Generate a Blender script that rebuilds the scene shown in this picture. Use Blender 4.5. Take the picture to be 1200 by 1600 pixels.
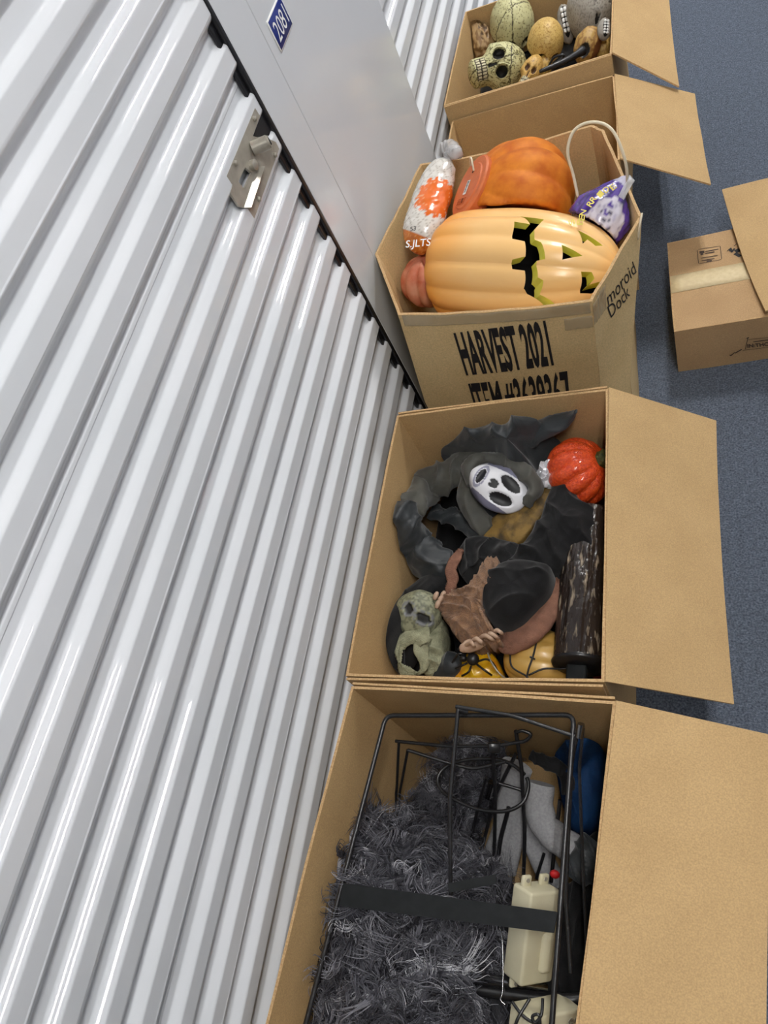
import bpy, bmesh, math, random
import numpy as np
from math import sin, cos, pi, sqrt, radians, exp, atan2
from mathutils import Vector as V, Matrix, noise

for o in list(bpy.data.objects):
    bpy.data.objects.remove(o)
SC = bpy.context.scene
COL = SC.collection
random.seed(5)
RNG = np.random.default_rng(5)

# ------------------------------------------------------------------ camera
CAM_R = np.array([[0.91484832, 0.16485800, -0.36861143],      # right
                  [-0.04746274, -0.86263181, -0.50360068],    # down
                  [-0.40099855, 0.47821355, -0.78135265]])    # forward
FPX = 1204.37
CAM = V((0, 0, 1.7013))
cd = bpy.data.cameras.new('camera')
cam = bpy.data.objects.new('camera', cd)
COL.objects.link(cam)
r_, d_, f_ = CAM_R
cam.matrix_world = Matrix(((r_[0], -d_[0], -f_[0], CAM.x), (r_[1], -d_[1], -f_[1], CAM.y),
                           (r_[2], -d_[2], -f_[2], CAM.z), (0, 0, 0, 1)))
cd.sensor_fit = 'VERTICAL'
cd.sensor_height = 36
cd.lens = FPX * 36 / 1600
cd.clip_start = 0.02
SC.camera = cam

# ------------------------------------------------------------------ world, exposure
w = bpy.data.worlds.new('world')
SC.world = w
w.use_nodes = True
w.node_tree.nodes['Background'].inputs[0].default_value = (0.8, 0.85, 0.9, 1)
w.node_tree.nodes['Background'].inputs[1].default_value = 0.02
SC.view_settings.view_transform = 'Standard'
SC.view_settings.look = 'None'
SC.view_settings.gamma = 1
SC.view_settings.use_curve_mapping = False
SC.view_settings.exposure = 0.0
LAMP_POWER = 131.0           # radiance of the ceiling tubes


# ------------------------------------------------------------------ pixel geometry of the photograph (1200 x 1600)
def ray(px, py):
    c = np.array([px - 600, py - 800, FPX])
    return V(CAM_R.T @ c)


INSIDE = [None, None]       # (left panel x, far panel y) of the box being filled: things lean on its panels, not through them


def at(px, py, z):
    """point of the horizontal plane at height z seen at a pixel (or of the box panel standing before it)"""
    d = ray(px, py)
    p = CAM + d * ((z - CAM.z) / d.z)
    if INSIDE[1] is not None and p.y > INSIDE[1]:
        p = CAM + d * (INSIDE[1] / d.y)
    if INSIDE[0] is not None and p.x < INSIDE[0]:
        p = CAM + d * (INSIDE[0] / d.x)
    return p


def onw(px, py, x):
    d = ray(px, py)
    return CAM + d * ((x - CAM.x) / d.x)


def onp(px, py, p, n):
    d = ray(px, py)
    return CAM + d * ((p - CAM).dot(n) / d.dot(n))


def mpp(px, py, z):
    """metres per pixel there"""
    return (z - CAM.z) / ray(px, py).z


def cdir(dx, dy, near):
    """world direction of an image direction (right, down, towards the viewer)"""
    return V(CAM_R.T @ np.array([dx, dy, -near])).normalized()


# ------------------------------------------------------------------ materials
def lin(c):
    return tuple(((x / 255) / 12.92 if x / 255 <= .04045 else ((x / 255 + .055) / 1.055) ** 2.4) for x in c) + (1,)


def M(name, c1, c2=None, scale=30, rough=.6, bump=0, bscale=None, metal=0, spec=.5, coat=0, vcol=False, stretch=(1, 1, 1),
      band=(.35, .65), sheen=0, trans=0, alpha=1, bdist=.002, fine=0, c3=None, crough=.12):
    m = bpy.data.materials.new(name)
    m.use_nodes = True
    nt = m.node_tree
    b = nt.nodes['Principled BSDF']
    b.inputs['Roughness'].default_value = rough
    b.inputs['Metallic'].default_value = metal
    b.inputs['Specular IOR Level'].default_value = spec
    b.inputs['Coat Weight'].default_value = coat
    b.inputs['Coat Roughness'].default_value = crough
    b.inputs['Sheen Weight'].default_value = sheen
    b.inputs['Transmission Weight'].default_value = trans
    b.inputs['Alpha'].default_value = alpha
    tc = nt.nodes.new('ShaderNodeTexCoord')
    mp = nt.nodes.new('ShaderNodeMapping')
    mp.inputs['Scale'].default_value = stretch
    nt.links.new(tc.outputs['Object'], mp.inputs[0])

    def nz(s, det=4):
        n = nt.nodes.new('ShaderNodeTexNoise')
        n.inputs['Scale'].default_value = s
        n.inputs['Detail'].default_value = det
        nt.links.new(mp.outputs[0], n.inputs['Vector'])
        return n
    src = None
    if vcol:
        a = nt.nodes.new('ShaderNodeAttribute')
        a.attribute_name = 'Col'
        src = a.outputs['Color']
    elif c2:
        n = nz(scale)
        rp = nt.nodes.new('ShaderNodeValToRGB')
        rp.color_ramp.elements[0].position = band[0]
        rp.color_ramp.elements[1].position = band[1]
        rp.color_ramp.elements[0].color = lin(c1)
        rp.color_ramp.elements[1].color = lin(c2)
        if c3:
            e = rp.color_ramp.elements.new(.5 * (band[0] + band[1]))
            e.color = lin(c3)
        nt.links.new(n.outputs['Fac'], rp.inputs[0])
        src = rp.outputs[0]
    if src is None:
        b.inputs['Base Color'].default_value = lin(c1)
    else:
        if fine:
            n2 = nz(fine, 2)
            mr = nt.nodes.new('ShaderNodeMapRange')
            mr.inputs[1].default_value = .3
            mr.inputs[2].default_value = .7
            mr.inputs[3].default_value = .87
            mr.inputs[4].default_value = 1.13
            nt.links.new(n2.outputs['Fac'], mr.inputs[0])
            mx = nt.nodes.new('ShaderNodeVectorMath')
            mx.operation = 'SCALE'
            nt.links.new(src, mx.inputs[0])
            nt.links.new(mr.outputs[0], mx.inputs['Scale'])
            src = mx.outputs[0]
        nt.links.new(src, b.inputs['Base Color'])
    if bump:
        n3 = nz(bscale or scale * 3, 5)
        bp = nt.nodes.new('ShaderNodeBump')
        bp.inputs['Strength'].default_value = bump
        bp.inputs['Distance'].default_value = bdist
        nt.links.new(n3.outputs['Fac'], bp.inputs['Height'])
        nt.links.new(bp.outputs[0], b.inputs['Normal'])
    return m


MT = dict(
    door=M('white_door_enamel', (213, 215, 219), (208, 211, 215), 3, .55, .05, 300, spec=.08, bdist=.0003, coat=.5, crough=.025),
    panel=M('white_panel_enamel', (209, 212, 216), (204, 207, 211), 2, .13, .03, 5, spec=.55, bdist=.001),
    plain=M('painted_wall', (176, 178, 182), None, rough=.5),
    ceil=M('ceiling_grey', (98, 98, 98), None, rough=.8),
    endwall=M('end_wall_grey', (96, 96, 98), None, rough=.7),
    chrome=M('chrome', (150, 150, 152), None, rough=.2, metal=1),
    carpet=M('navy_carpet', (74, 83, 97), (130, 139, 153), 230, .95, 1, 420, spec=.1, band=(.3, .7), bdist=.006, fine=70),
    card=M('kraft_card', (187, 155, 109), (195, 163, 116), 9, .75, .12, 500, spec=.25, bdist=.0006, fine=420),
    card2=M('shipping_card', (180, 147, 107), (190, 157, 116), 9, .75, .12, 500, spec=.25, bdist=.0006, fine=420),
    card3=M('harvest_card', (208, 180, 130), (216, 189, 139), 8, .7, .15, 300, spec=.3, bdist=.001, fine=300),
    edge=M('card_edge', (205, 172, 126), (176, 140, 95), 300, .85),
    black=M('black_print', (22, 20, 24), None, rough=.7),
    rubber=M('black_rubber', (22, 22, 25), None, rough=.35),
    steel=M('latch_steel', (178, 173, 160), (160, 154, 142), 40, .34, metal=.35, bump=.1, bscale=200),
    wire=M('black_wire', (26, 26, 28), (36, 36, 38), 80, .32, spec=.6),
    flat=M('black_strap_steel', (36, 38, 39), (31, 33, 34), 60, .6, spec=.12),
    blue=M('sign_blue', (30, 45, 120), None, rough=.3),
    white=M('white_print', (235, 235, 232), None, rough=.4),
    vc=M('painted_prop', (255, 255, 255), vcol=True, rough=.5, bump=.25, bscale=160, bdist=.001),
    vcgloss=M('painted_plastic', (255, 255, 255), vcol=True, rough=.22, bump=.5, bscale=45, bdist=.004, coat=.6),
    vcmask=M('mask_plastic', (255, 255, 255), vcol=True, rough=.45, spec=.4),
    bigpump=M('orange_foam', (188, 94, 14), (222, 132, 36), 22, .6, .6, 90, band=(.35, .65), bdist=.0015, spec=.3),
    plug=M('orange_plug', (200, 100, 52), (212, 114, 60), 40, .45, .4, 300),
    jack=M('jack_skin', (255, 255, 255), vcol=True, rough=.33, bump=.12, bscale=220, coat=.2, bdist=.001),
    lime=M('lime_foam', (222, 212, 62), (234, 224, 96), 30, .7, .3, 300),
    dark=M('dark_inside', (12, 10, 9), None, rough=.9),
    salmon=M('salmon_skin', (186, 92, 58), (212, 152, 124), 24, .6, .3, 200),
    cream=M('cream_cord', (226, 214, 186), None, rough=.45),
    tape=M('clear_tape', (214, 196, 160), None, rough=.12, bump=.8, bscale=60, bdist=.004, alpha=.38, coat=1),
    clear=M('clear_plastic', (225, 225, 225), None, rough=.1, bump=.6, bscale=90, bdist=.004, alpha=.45, coat=1),
    papertape=M('paper_tape', (213, 192, 148), (222, 203, 160), 90, .55, .2, 200),
    robe=M('grey_robe', (66, 66, 62), (78, 77, 70), 18, .62, .3, 260, spec=.3, bdist=.001, sheen=.2),
    slate=M('slate_robe', (34, 38, 41), (48, 52, 55), 18, .45, .3, 260, spec=.4, bdist=.001, sheen=.2),
    blackcloth=M('black_cloth', (15, 15, 17), (27, 27, 28), 16, .85, .4, 380, spec=.2, bdist=.001, sheen=.15),
    gold=M('gold_net', (60, 46, 20), (128, 100, 45), 26, .75, .4, 300, band=(.38, .58)),
    gauze=M('brown_gauze', (110, 78, 54), (164, 122, 86), 60, .85, 1, 420, band=(.3, .7), bdist=.004, sheen=.2, stretch=(1, 1.6, 1)),
    pinkgauze=M('pink_brown_gauze', (112, 76, 60), (142, 100, 80), 50, .85, .8, 420, band=(.3, .7), bdist=.003),
    greengauze=M('green_gauze', (128, 130, 104), (168, 168, 138), 60, .85, .9, 420, band=(.3, .7), bdist=.004),
    glitter=M('orange_glitter', (206, 52, 10), (240, 92, 32), 170, .32, .9, 330, band=(.35, .65), bdist=.004, coat=.4),
    green=M('green_glitter', (44, 52, 18), (84, 88, 34), 160, .5, .9, 300, bdist=.004),
    foil=M('silver_foil', (226, 226, 230), None, rough=.25, metal=.45),
    bark=M('bark_brown', (30, 23, 20), (76, 64, 54), 40, .24, 1, 55, band=(.42, .72), stretch=(1, 1, .16), bdist=.008, coat=.5),
    yellow=M('yellow_film', (228, 182, 22), (200, 120, 20), 30, .3, .5, 60, coat=.5, band=(.45, .7)),
    squash=M('pale_yellow_skin', (206, 168, 92), (190, 146, 68), 12, .4, .2, 120, coat=.3),
    ivory=M('ivory_plastic', (216, 210, 182), (208, 201, 170), 12, .45, .1, 300),
    foam=M('grey_foam', (150, 150, 152), (166, 166, 168), 200, .9, .5, 500, spec=.2),
    bluecloth=M('blue_cloth', (8, 36, 70), (16, 52, 92), 20, .75, .4, 200, spec=.2),
    furbase=M('fur_backing', (38, 38, 42), (52, 52, 56), 30, .95),
    red=M('red_plastic', (214, 40, 44), None, rough=.4),
    bone=M('bone_fingers', (170, 138, 116), (196, 168, 144), 50, .6, .3, 200),
    foilwhite=M('white_web', (222, 218, 226), (200, 194, 210), 60, .4, .6, 120, coat=.7, bdist=.004),
    lamp_body=M('lamp_housing', (230, 230, 228), None, rough=.5),
)


def fur_mat():
    m = bpy.data.materials.new('grey_fur')
    m.use_nodes = True
    nt = m.node_tree
    b = nt.nodes['Principled BSDF']
    h = nt.nodes.new('ShaderNodeAttribute')
    h.attribute_name = 'shade'
    rp = nt.nodes.new('ShaderNodeValToRGB')
    e = rp.color_ramp.elements
    e[0].color = lin((38, 38, 43))
    e[1].color = lin((205, 205, 210))
    x = e.new(.55)
    x.color = lin((86, 86, 94))
    x = e.new(.85)
    x.color = lin((140, 140, 148))
    nt.links.new(h.outputs['Fac'], rp.inputs[0])
    nt.links.new(rp.outputs[0], b.inputs['Base Color'])
    b.inputs['Roughness'].default_value = .45
    return m


MT['fur'] = fur_mat()


def emis(name, c, s):
    m = bpy.data.materials.new(name)
    m.use_nodes = True
    nt = m.node_tree
    b = nt.nodes['Principled BSDF']
    b.inputs['Base Color'].default_value = (0, 0, 0, 1)
    b.inputs['Emission Color'].default_value = c
    b.inputs['Emission Strength'].default_value = s
    return m


# ------------------------------------------------------------------ object helpers
ORG = {}


def thing(name, label, cat, loc, group=None):
    o = bpy.data.objects.new(name, None)
    o.empty_display_size = .05
    COL.objects.link(o)
    o.location = loc
    ORG[o.name] = V(loc)
    o['label'] = label
    o['category'] = cat
    if group:
        o['group'] = group
    return o


def mk(name, verts, faces, mat, parent=None, smooth=True, label=None, cat=None, group=None, kind=None, cols=None, fm=None, sharp=None):
    verts = [V(v) for v in verts]
    if parent is not None:
        org = ORG[parent.name]
    elif kind == 'structure':
        org = V((0, 0, 0))
    else:
        n = len(verts)
        org = V((sum(v.x for v in verts) / n, sum(v.y for v in verts) / n, min(v.z for v in verts)))
    me = bpy.data.meshes.new(name)
    me.from_pydata([(v - org)[:] for v in verts], [], [tuple(f) for f in faces])
    mats = mat if isinstance(mat, (list, tuple)) else [mat]
    for m in mats:
        me.materials.append(MT[m] if isinstance(m, str) else m)
    if smooth:
        me.polygons.foreach_set('use_smooth', [True] * len(me.polygons))
    if fm is not None:
        me.polygons.foreach_set('material_index', fm)
    if cols is not None:
        ca = me.color_attributes.new('Col', 'FLOAT_COLOR', 'POINT')
        ca.data.foreach_set('color', np.array([tuple(c)[:3] + (1,) for c in cols], dtype=np.float32).ravel())
    bm = bmesh.new()
    bm.from_mesh(me)
    bmesh.ops.recalc_face_normals(bm, faces=bm.faces)
    bm.to_mesh(me)
    bm.free()
    if sharp:
        me.set_sharp_from_angle(angle=radians(sharp))
    me.update()
    o = bpy.data.objects.new(name, me)
    COL.objects.link(o)
    if parent is not None:
        o.parent = parent
        ORG[o.name] = org
    else:
        o.location = org
        ORG[o.name] = org
    if label:
        o['label'] = label
    if cat:
        o['category'] = cat
    if group:
        o['group'] = group
    if kind:
        o['kind'] = kind
    return o


def join(*parts):
    vs, fs = [], []
    for v, f in parts:
        k = len(vs)
        vs += list(v)
        fs += [tuple(i + k for i in q) for q in f]
    return vs, fs


def bx(x0, x1, y0, y1, z0, z1):
    v = [V((x, y, z)) for z in (z0, z1) for y in (y0, y1) for x in (x0, x1)]
    return v, [(0, 2, 3, 1), (4, 5, 7, 6), (0, 1, 5, 4), (2, 6, 7, 3), (0, 4, 6, 2), (1, 3, 7, 5)]


def rbox(c, ax, ay, az, sx, sy, sz, bev=.004, seg=2):
    """bevelled box: centre, three axis directions, full sizes"""
    bm = bmesh.new()
    bmesh.ops.create_cube(bm, size=1)
    for v in bm.verts:
        v.co = V((v.co.x * sx, v.co.y * sy, v.co.z * sz))
    bmesh.ops.bevel(bm, geom=list(bm.edges), offset=bev, segments=seg, profile=.5, affect='EDGES')
    bm.verts.ensure_lookup_table()
    vs = [V(c) + ax * v.co.x + ay * v.co.y + az * v.co.z for v in bm.verts]
    fs = [[v.index for v in f.verts] for f in bm.faces]
    bm.free()
    return vs, fs


def catmull(pts, n, closed=False):
    pts = [V(p) for p in pts]
    m = len(pts)
    out = []
    segs = m if closed else m - 1
    for i in range(n):
        t = i / n * segs if closed else i / (n - 1) * segs
        k = min(int(t), segs - 1)
        u = t - k
        if closed:
            a, b, c, d = pts[(k - 1) % m], pts[k], pts[(k + 1) % m], pts[(k + 2) % m]
        else:
            a, b, c, d = pts[max(k - 1, 0)], pts[k], pts[min(k + 1, m - 1)], pts[min(k + 2, m - 1)]
        out.append(.5 * ((2 * b) + (c - a) * u + (2 * a - 5 * b + 4 * c - d) * u * u + (3 * b - a - 3 * c + d) * u ** 3))
    return out


def tube(path, r, n=8, cap=True, flat=None, up=None):
    """swept tube; r a number or list; flat=(a,b) scales the section"""
    m = len(path)
    vs, fs = [], []
    nrm = None
    for i, p in enumerate(path):
        t = (path[min(i + 1, m - 1)] - path[max(i - 1, 0)]).normalized()
        if nrm is None:
            ref = V(up) if up else (V((0, 0, 1)) if abs(t.z) < .9 else V((1, 0, 0)))
            nrm = (ref - t * ref.dot(t)).normalized()
        else:
            nrm = (nrm - t * nrm.dot(t)).normalized()
        bn = t.cross(nrm)
        rr = r[i] if isinstance(r, (list, tuple)) else r
        for k in range(n):
            a = 2 * pi * k / n
            fa, fb = flat or (1, 1)
            vs.append(p + nrm * (cos(a) * rr * fa) + bn * (sin(a) * rr * fb))
    for i in range(m - 1):
        for k in range(n):
            fs.append((i * n + k, i * n + (k + 1) % n, (i + 1) * n + (k + 1) % n, (i + 1) * n + k))
    if cap:
        fs.append(tuple(reversed(range(n))))
        fs.append(tuple((m - 1) * n + k for k in range(n)))
    return vs, fs


def rounded(pts, r=.012, k=4):
    """polyline with rounded corners"""
    pts = [V(p) for p in pts]
    out = [pts[0]]
    for i in range(1, len(pts) - 1):
        a, b, c = pts[i - 1], pts[i], pts[i + 1]
        d1, d2 = (a - b), (c - b)
        q = min(r, d1.length * .45, d2.length * .45)
        p1, p2 = b + d1.normalized() * q, b + d2.normalized() * q
        for j in range(k + 1):
            t = j / k
            out.append(p1 * (1 - t) ** 2 + b * (2 * t * (1 - t)) + p2 * t * t)
    out.append(pts[-1])
    return out


def slab(S, nu, nv, th, edge_idx=1):
    """solid sheet along the surface S(u,v)->(point); thickness along its normal. returns verts, faces, material index"""
    vs, fs, fm = [], [], []
    e = 1e-3
    top, bot = [], []
    for j in range(nv + 1):
        for i in range(nu + 1):
            u, v = i / nu, j / nv
            p = S(u, v)
            du = S(min(u + e, 1), v) - S(max(u - e, 0), v)
            dv = S(u, min(v + e, 1)) - S(u, max(v - e, 0))
            n = du.cross(dv).normalized()
            top.append(p)
            bot.append(p - n * th)
    vs = top + bot
    K = (nu + 1) * (nv + 1)
    idx = lambda i, j: j * (nu + 1) + i
    for j in range(nv):
        for i in range(nu):
            fs.append((idx(i, j), idx(i + 1, j), idx(i + 1, j + 1), idx(i, j + 1)))
            fm.append(0)
            fs.append((K + idx(i, j), K + idx(i, j + 1), K + idx(i + 1, j + 1), K + idx(i + 1, j)))
            fm.append(0)
    for i in range(nu):
        for j in (0, nv):
            fs.append((idx(i, j), idx(i + 1, j), K + idx(i + 1, j), K + idx(i, j)))
            fm.append(edge_idx)
    for j in range(nv):
        for i in (0, nu):
            fs.append((idx(i, j), idx(i, j + 1), K + idx(i, j + 1), K + idx(i, j)))
            fm.append(edge_idx)
    return vs, fs, fm


def bil(a, b, c, d, bulge=0.0, amp=.0012, seed=0.0, curl=0.0):
    """bilinear quad a(0,0) b(1,0) c(1,1) d(0,1) with a bulge along its normal and slight warping"""
    a, b, c, d = V(a), V(b), V(c), V(d)
    n = (b - a).cross(d - a).normalized()

    def S(u, v):
        p = a * (1 - u) * (1 - v) + b * u * (1 - v) + c * u * v + d * (1 - u) * v
        k = bulge * 4 * u * (1 - u) * (1 - (1 - v) ** 2 * .8) + amp * noise.noise(V((u * 3 + seed, v * 3, seed))) * 2 * (u * (1 - u) * 4)
        return p + n * (k + curl * v * v)
    return S


def sph(c, axes, radii, fn=None, sub=4, col=None):
    """icosphere with own axes; fn(unit vector)->(scale or offset vector) or (.., colour)"""
    bm = bmesh.new()
    bmesh.ops.create_icosphere(bm, subdivisions=sub, radius=1)
    bm.verts.ensure_lookup_table()
    vs, cols = [], []
    for v in bm.verts:
        q = v.co.copy().normalized()
        k = 1.0
        cc = col
        if fn:
            res = fn(q)
            if isinstance(res, tuple):
                k, cc = res
            else:
                k = res
        p = k if isinstance(k, V) else q * k
        vs.append(V(c) + axes[0] * p.x * radii[0] + axes[1] * p.y * radii[1] + axes[2] * p.z * radii[2])
        cols.append(cc)
    fs = [[v.index for v in f.verts] for f in bm.faces]
    bm.free()
    return vs, fs, cols


def frame_of(up, front):
    """right, up, front orthonormal axes"""
    up = V(up).normalized()
    front = V(front)
    front = (front - up * front.dot(up)).normalized()
    return up.cross(front), up, front


def N(p, s=1.0, o=0.0):
    return noise.noise(V(p) * s + V((o, o * 1.7, -o)))


def fold(p, ang, freq, amp, seed=0.0, warp=.9):
    """draped cloth creases: sharp ridges along a direction, warped"""
    q = p.x * cos(ang) + p.y * sin(ang)
    t = p.x * -sin(ang) + p.y * cos(ang)
    w_ = warp * (N((p.x, p.y, seed), 9) + .5 * N((p.x, p.y, seed + 3), 21))
    a = abs(sin(q * freq + w_ * 3 + .6 * sin(t * freq * .37)))
    m = .55 + .6 * N((p.x, p.y, seed + 9), 12)
    b = abs(N((p.x, p.y, seed + 5), 38))
    return amp * ((1 - a) ** 1.4 * max(m, 0) * 1.5 - .35 * b)


def mound(name, poly, z, h, mat, parent=None, ang=0., freq=70, amp=.006, drop=.05, n=110, m=30, c=None, seed=0., shrink=.93, p_=.5, ragged=0.,
          base=None, **kw):
    """heap of cloth: outline given in pixels at height z (or per-point z), domed by h, closed underneath"""
    pts = [at(*(q if len(q) == 3 else (q[0], q[1], z))) for q in poly]
    o = catmull(pts, n, True)
    if ragged:
        cc = sum(o, V()) / n
        o = [p + (p - cc).normalized() * ragged * (.7 * N(p, 60, seed) + 1.1 * N(p, 190, seed)) for p in o]
    if c:
        cen = at(c[0], c[1], c[2] if len(c) == 3 else z)
    else:
        cen = sum(o, V()) / n
    vs = [cen + V((0, 0, h))]
    for j in range(1, m + 1):
        s = (j / m) ** .8
        for q in o:
            p = cen.lerp(q, s)
            k = h * (1 - s * s) ** p_
            k += fold(p, ang, freq, amp, seed) * min(1, 3.2 * (1 - s) + .35)
            vs.append(V((p.x, p.y, p.z + k)))
    vs[0].z += fold(cen, ang, freq, amp, seed)
    fs = [(0, 1 + i, 1 + (i + 1) % n) for i in range(n)]
    for j in range(m - 1):
        for i in range(n):
            a, b = 1 + j * n + i, 1 + j * n + (i + 1) % n
            fs.append((a, a + n, b + n, b))
    # skirt going down and closing
    L = 1 + (m - 1) * n
    for t, sc in ((.35, 1.0), (1.0, shrink)):
        k0 = len(vs)
        for i, q in enumerate(o):
            p = cen.lerp(q, sc)
            zz = q.z - drop * t if base is None else q.z + (base - q.z) * t
            vs.append(V((p.x, p.y, zz)))
        for i in range(n):
            fs.append((L + i, k0 + i, k0 + (i + 1) % n, L + (i + 1) % n))
        L = k0
    vs.append(V((cen.x, cen.y, vs[-1].z)))
    k = len(vs) - 1
    for i in range(n):
        fs.append((k, L + (i + 1) % n, L + i))
    return mk(name, vs, fs, mat, parent, **kw)


def sleeve(name, path, rad, mat, parent=None, flat=(1, 1), n=30, m=60, amp=.004, freq=90, seed=0., **kw):
    """crumpled fabric tube along pixel path points (px, py, z)"""
    pts = catmull([at(*p) for p in path], m)
    rr = [x.x for x in catmull([V((r, 0, 0)) for r in rad], m)]
    rr[0] *= .35
    rr[-1] *= .35
    vs, fs = tube(pts, rr, n, True, flat)
    cs = [p for p in pts for _ in range(n)]
    out = []
    for i, (v, c0) in enumerate(zip(vs, cs)):
        d = (v - c0)
        if d.length > 1e-6:
            s = (i // n) / m
            an = 2 * pi * (i % n) / n
            ph = s * freq * .11 + 1.6 * sin(an + seed) + 4.5 * N(v, 9, seed)
            k = amp * (1.5 * (1 - abs(sin(ph))) ** 2.2 - .5 + 1.2 * N(v, 20, seed) + .7 * N(v, 48, seed))
            v = v + d.normalized() * k
        out.append(v)
    return mk(name, out, fs, mat, parent, **kw)


_dg = None


def text_mesh(body, bold=0.0, extrude=0.0):
    cu = bpy.data.curves.new('lettering', 'FONT')
    cu.body = body
    cu.offset = bold
    cu.extrude = extrude
    cu.resolution_u = 3
    o = bpy.data.objects.new('lettering', cu)
    COL.objects.link(o)
    bpy.context.view_layer.update()
    me = bpy.data.meshes.new_from_object(o.evaluated_get(bpy.context.evaluated_depsgraph_get()))
    vs = [v.co.copy() for v in me.vertices]
    fs = [tuple(p.vertices) for p in me.polygons]
    bpy.data.objects.remove(o)
    bpy.data.curves.remove(cu)
    bpy.data.meshes.remove(me)
    x0, x1 = min(v.x for v in vs), max(v.x for v in vs)
    y0, y1 = min(v.y for v in vs), max(v.y for v in vs)
    return [((v.x - x0) / (x1 - x0), (v.y - y0) / (y1 - y0)) for v in vs], fs


def lettering(name, body, quad, mat, parent, lift=.0008, bold=0.0, **kw):
    """flat print in the quad bottom-left, bottom-right, top-right, top-left"""
    a, b, c, d = [V(q) for q in quad]
    n = (b - a).cross(d - a).normalized()
    uv, fs = text_mesh(body, bold)
    vs = [a * (1 - u) * (1 - v) + b * u * (1 - v) + c * u * v + d * (1 - u) * v + n * lift for u, v in uv]
    return mk(name, vs, fs, mat, parent, smooth=False, **kw)


def extrude_poly(pts, n, th):
    k = len(pts)
    vs = [V(p) for p in pts] + [V(p) - n * th for p in pts]
    fs = [tuple(range(k)), tuple(reversed(range(k, 2 * k)))]
    fs += [(i, (i + 1) % k, k + (i + 1) % k, k + i) for i in range(k)]
    return vs, fs


# ================================================================== SETTING
WX = -0.72


def door_profile(z0, z1):
    """(z, x) section of a corrugated roll-up curtain"""
    dz = .0011
    n = int((z1 - z0) / dz) + 1
    zs = z0 + dz * np.arange(n)
    g = [1.377, 1.299, 1.2213, 1.142, 1.0534, .9775, .8957, .8118, .7316, .658, .569, .489, .406, .319]   # grooves, top to bottom
    while g[0] < z1 + .1:
        g.insert(0, g[0] + (.0785 if len(g) % 7 else .0885))
    while g[-1] > z0 - .1:
        g.append(g[-1] - .0815)
    g = np.array(g)
    k = np.searchsorted(-g, -(zs - .0115), side='right') - 1      # groove above each height
    k = np.clip(k, 0, len(g) - 2)
    per = g[k] - g[k + 1]
    t = g[k] - zs
    nxt = per - .0127
    up0 = .0280 + np.clip(per - .081, -.01, .01)
    var = np.sin(k * 2.4 + 1)
    D = .0146
    dn = np.clip((t + .0115) / .0230, 0, 1)
    up = np.clip((t - up0) / .0148, 0, 1)
    x = np.where(t < .02, .5 + .5 * np.cos(pi * dn), .5 - .5 * np.cos(pi * up))
    ker = np.hanning(5)
    x = np.convolve(np.pad(x, 2, 'edge'), ker / ker.sum(), 'valid') * D * (1 + .03 * var)
    for zs_ in (1.1255, .643, 1.70, .1):      # lapped seams of the sheet
        d = zs - zs_
        x += .0022 * np.exp(-np.clip(d, 0, None) / .0012) * (d >= 0) * (d < .006) + .0012 * ((d < 0) & (d > -.006))
    return zs, WX - .0171 + x


def corrugated(name, y0, y1, z0, z1, ny=5):
    zs, xs = door_profile(z0, z1)
    ys = np.linspace(y0, y1, ny)
    vs = [V((x, y, z)) for y in ys for z, x in zip(zs, xs)]
    n = len(zs)
    fs = [(j * n + i, (j + 1) * n + i, (j + 1) * n + i + 1, j * n + i + 1) for j in range(ny - 1) for i in range(n - 1)]
    o = mk(name, vs, fs, 'door', kind='structure')
    o['label'] = 'white corrugated metal roll-up storage door with horizontal ribs'
    return o


floor_o = mk('floor', *bx(-1.2, 1.6, -2.5, 7.5, -.05, 0), 'carpet', kind='structure', smooth=False)
ceil_o = mk('ceiling', *bx(-1.2, 1.6, -2.5, 7.5, 2.75, 2.8), 'ceil', kind='structure', smooth=False)
mk('wall_right', *bx(1.3, 1.35, -2.5, 7.5, 0, 2.75), 'plain', kind='structure', smooth=False)
mk('wall_near', *bx(-1.2, 1.6, -2.55, -2.5, 0, 2.75), 'endwall', kind='structure', smooth=False)
mk('wall_far', *bx(-1.2, 1.6, 7.5, 7.55, 0, 2.75), 'endwall', kind='structure', smooth=False)
mk('wall_behind', *bx(-1.25, -1.2, -2.5, 7.5, 0, 2.75), 'endwall', kind='structure', smooth=False)

door1 = corrugated('door_1', -1.9, 1.262, 0.0, 2.4)
door1['label'] = 'white ribbed roll-up storage door filling the left side, with latch'
door2 = corrugated('door_2', 2.016, 7.4, 0.0, 2.4)
door2['label'] = 'white ribbed roll-up storage door beyond the flat white panel'
v1 = rbox((WX - .02, 1.696, 1.375), V((1, 0, 0)), V((0, 1, 0)), V((0, 0, 1)), .04, .632, 2.75, .0015, 1)
mk('wall_left', *v1, 'panel', kind='structure', smooth=False)
v1 = rbox((WX - .0212, 1.3232, 1.375), V((1, 0, 0)), V((0, 1, 0)), V((0, 0, 1)), .04, .1150, 2.75, .0012, 1)
mk('trim_1', *v1, 'panel', kind='structure', smooth=False, label='flat white jamb strip beside the black door seal')
v1 = join(rbox((WX - .006, 1.2575, 1.2), V((1, 0, 0)), V((0, 1, 0)), V((0, 0, 1)), .012, .012, 2.4, .002, 2),
          rbox((WX - .0105, 1.245, 1.2), V((1, 0, 0)), V((0, 1, 0)), V((0, 0, 1)), .006, .017, 2.4, .002, 2))
mk('trim_2', *v1, 'rubber', kind='structure', label='black rubber seal strip down the edge of the roll-up door')
mk('wall_header', *bx(-1.2, WX - .03, -2.5, 7.5, 2.35, 2.75), 'plain', kind='structure', smooth=False)

# ceiling fittings: two tubes each, light comes from the tubes
LAMPM = emis('lit_tube', (1.0, .985, .965, 1), LAMP_POWER)


LX0 = .30


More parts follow.
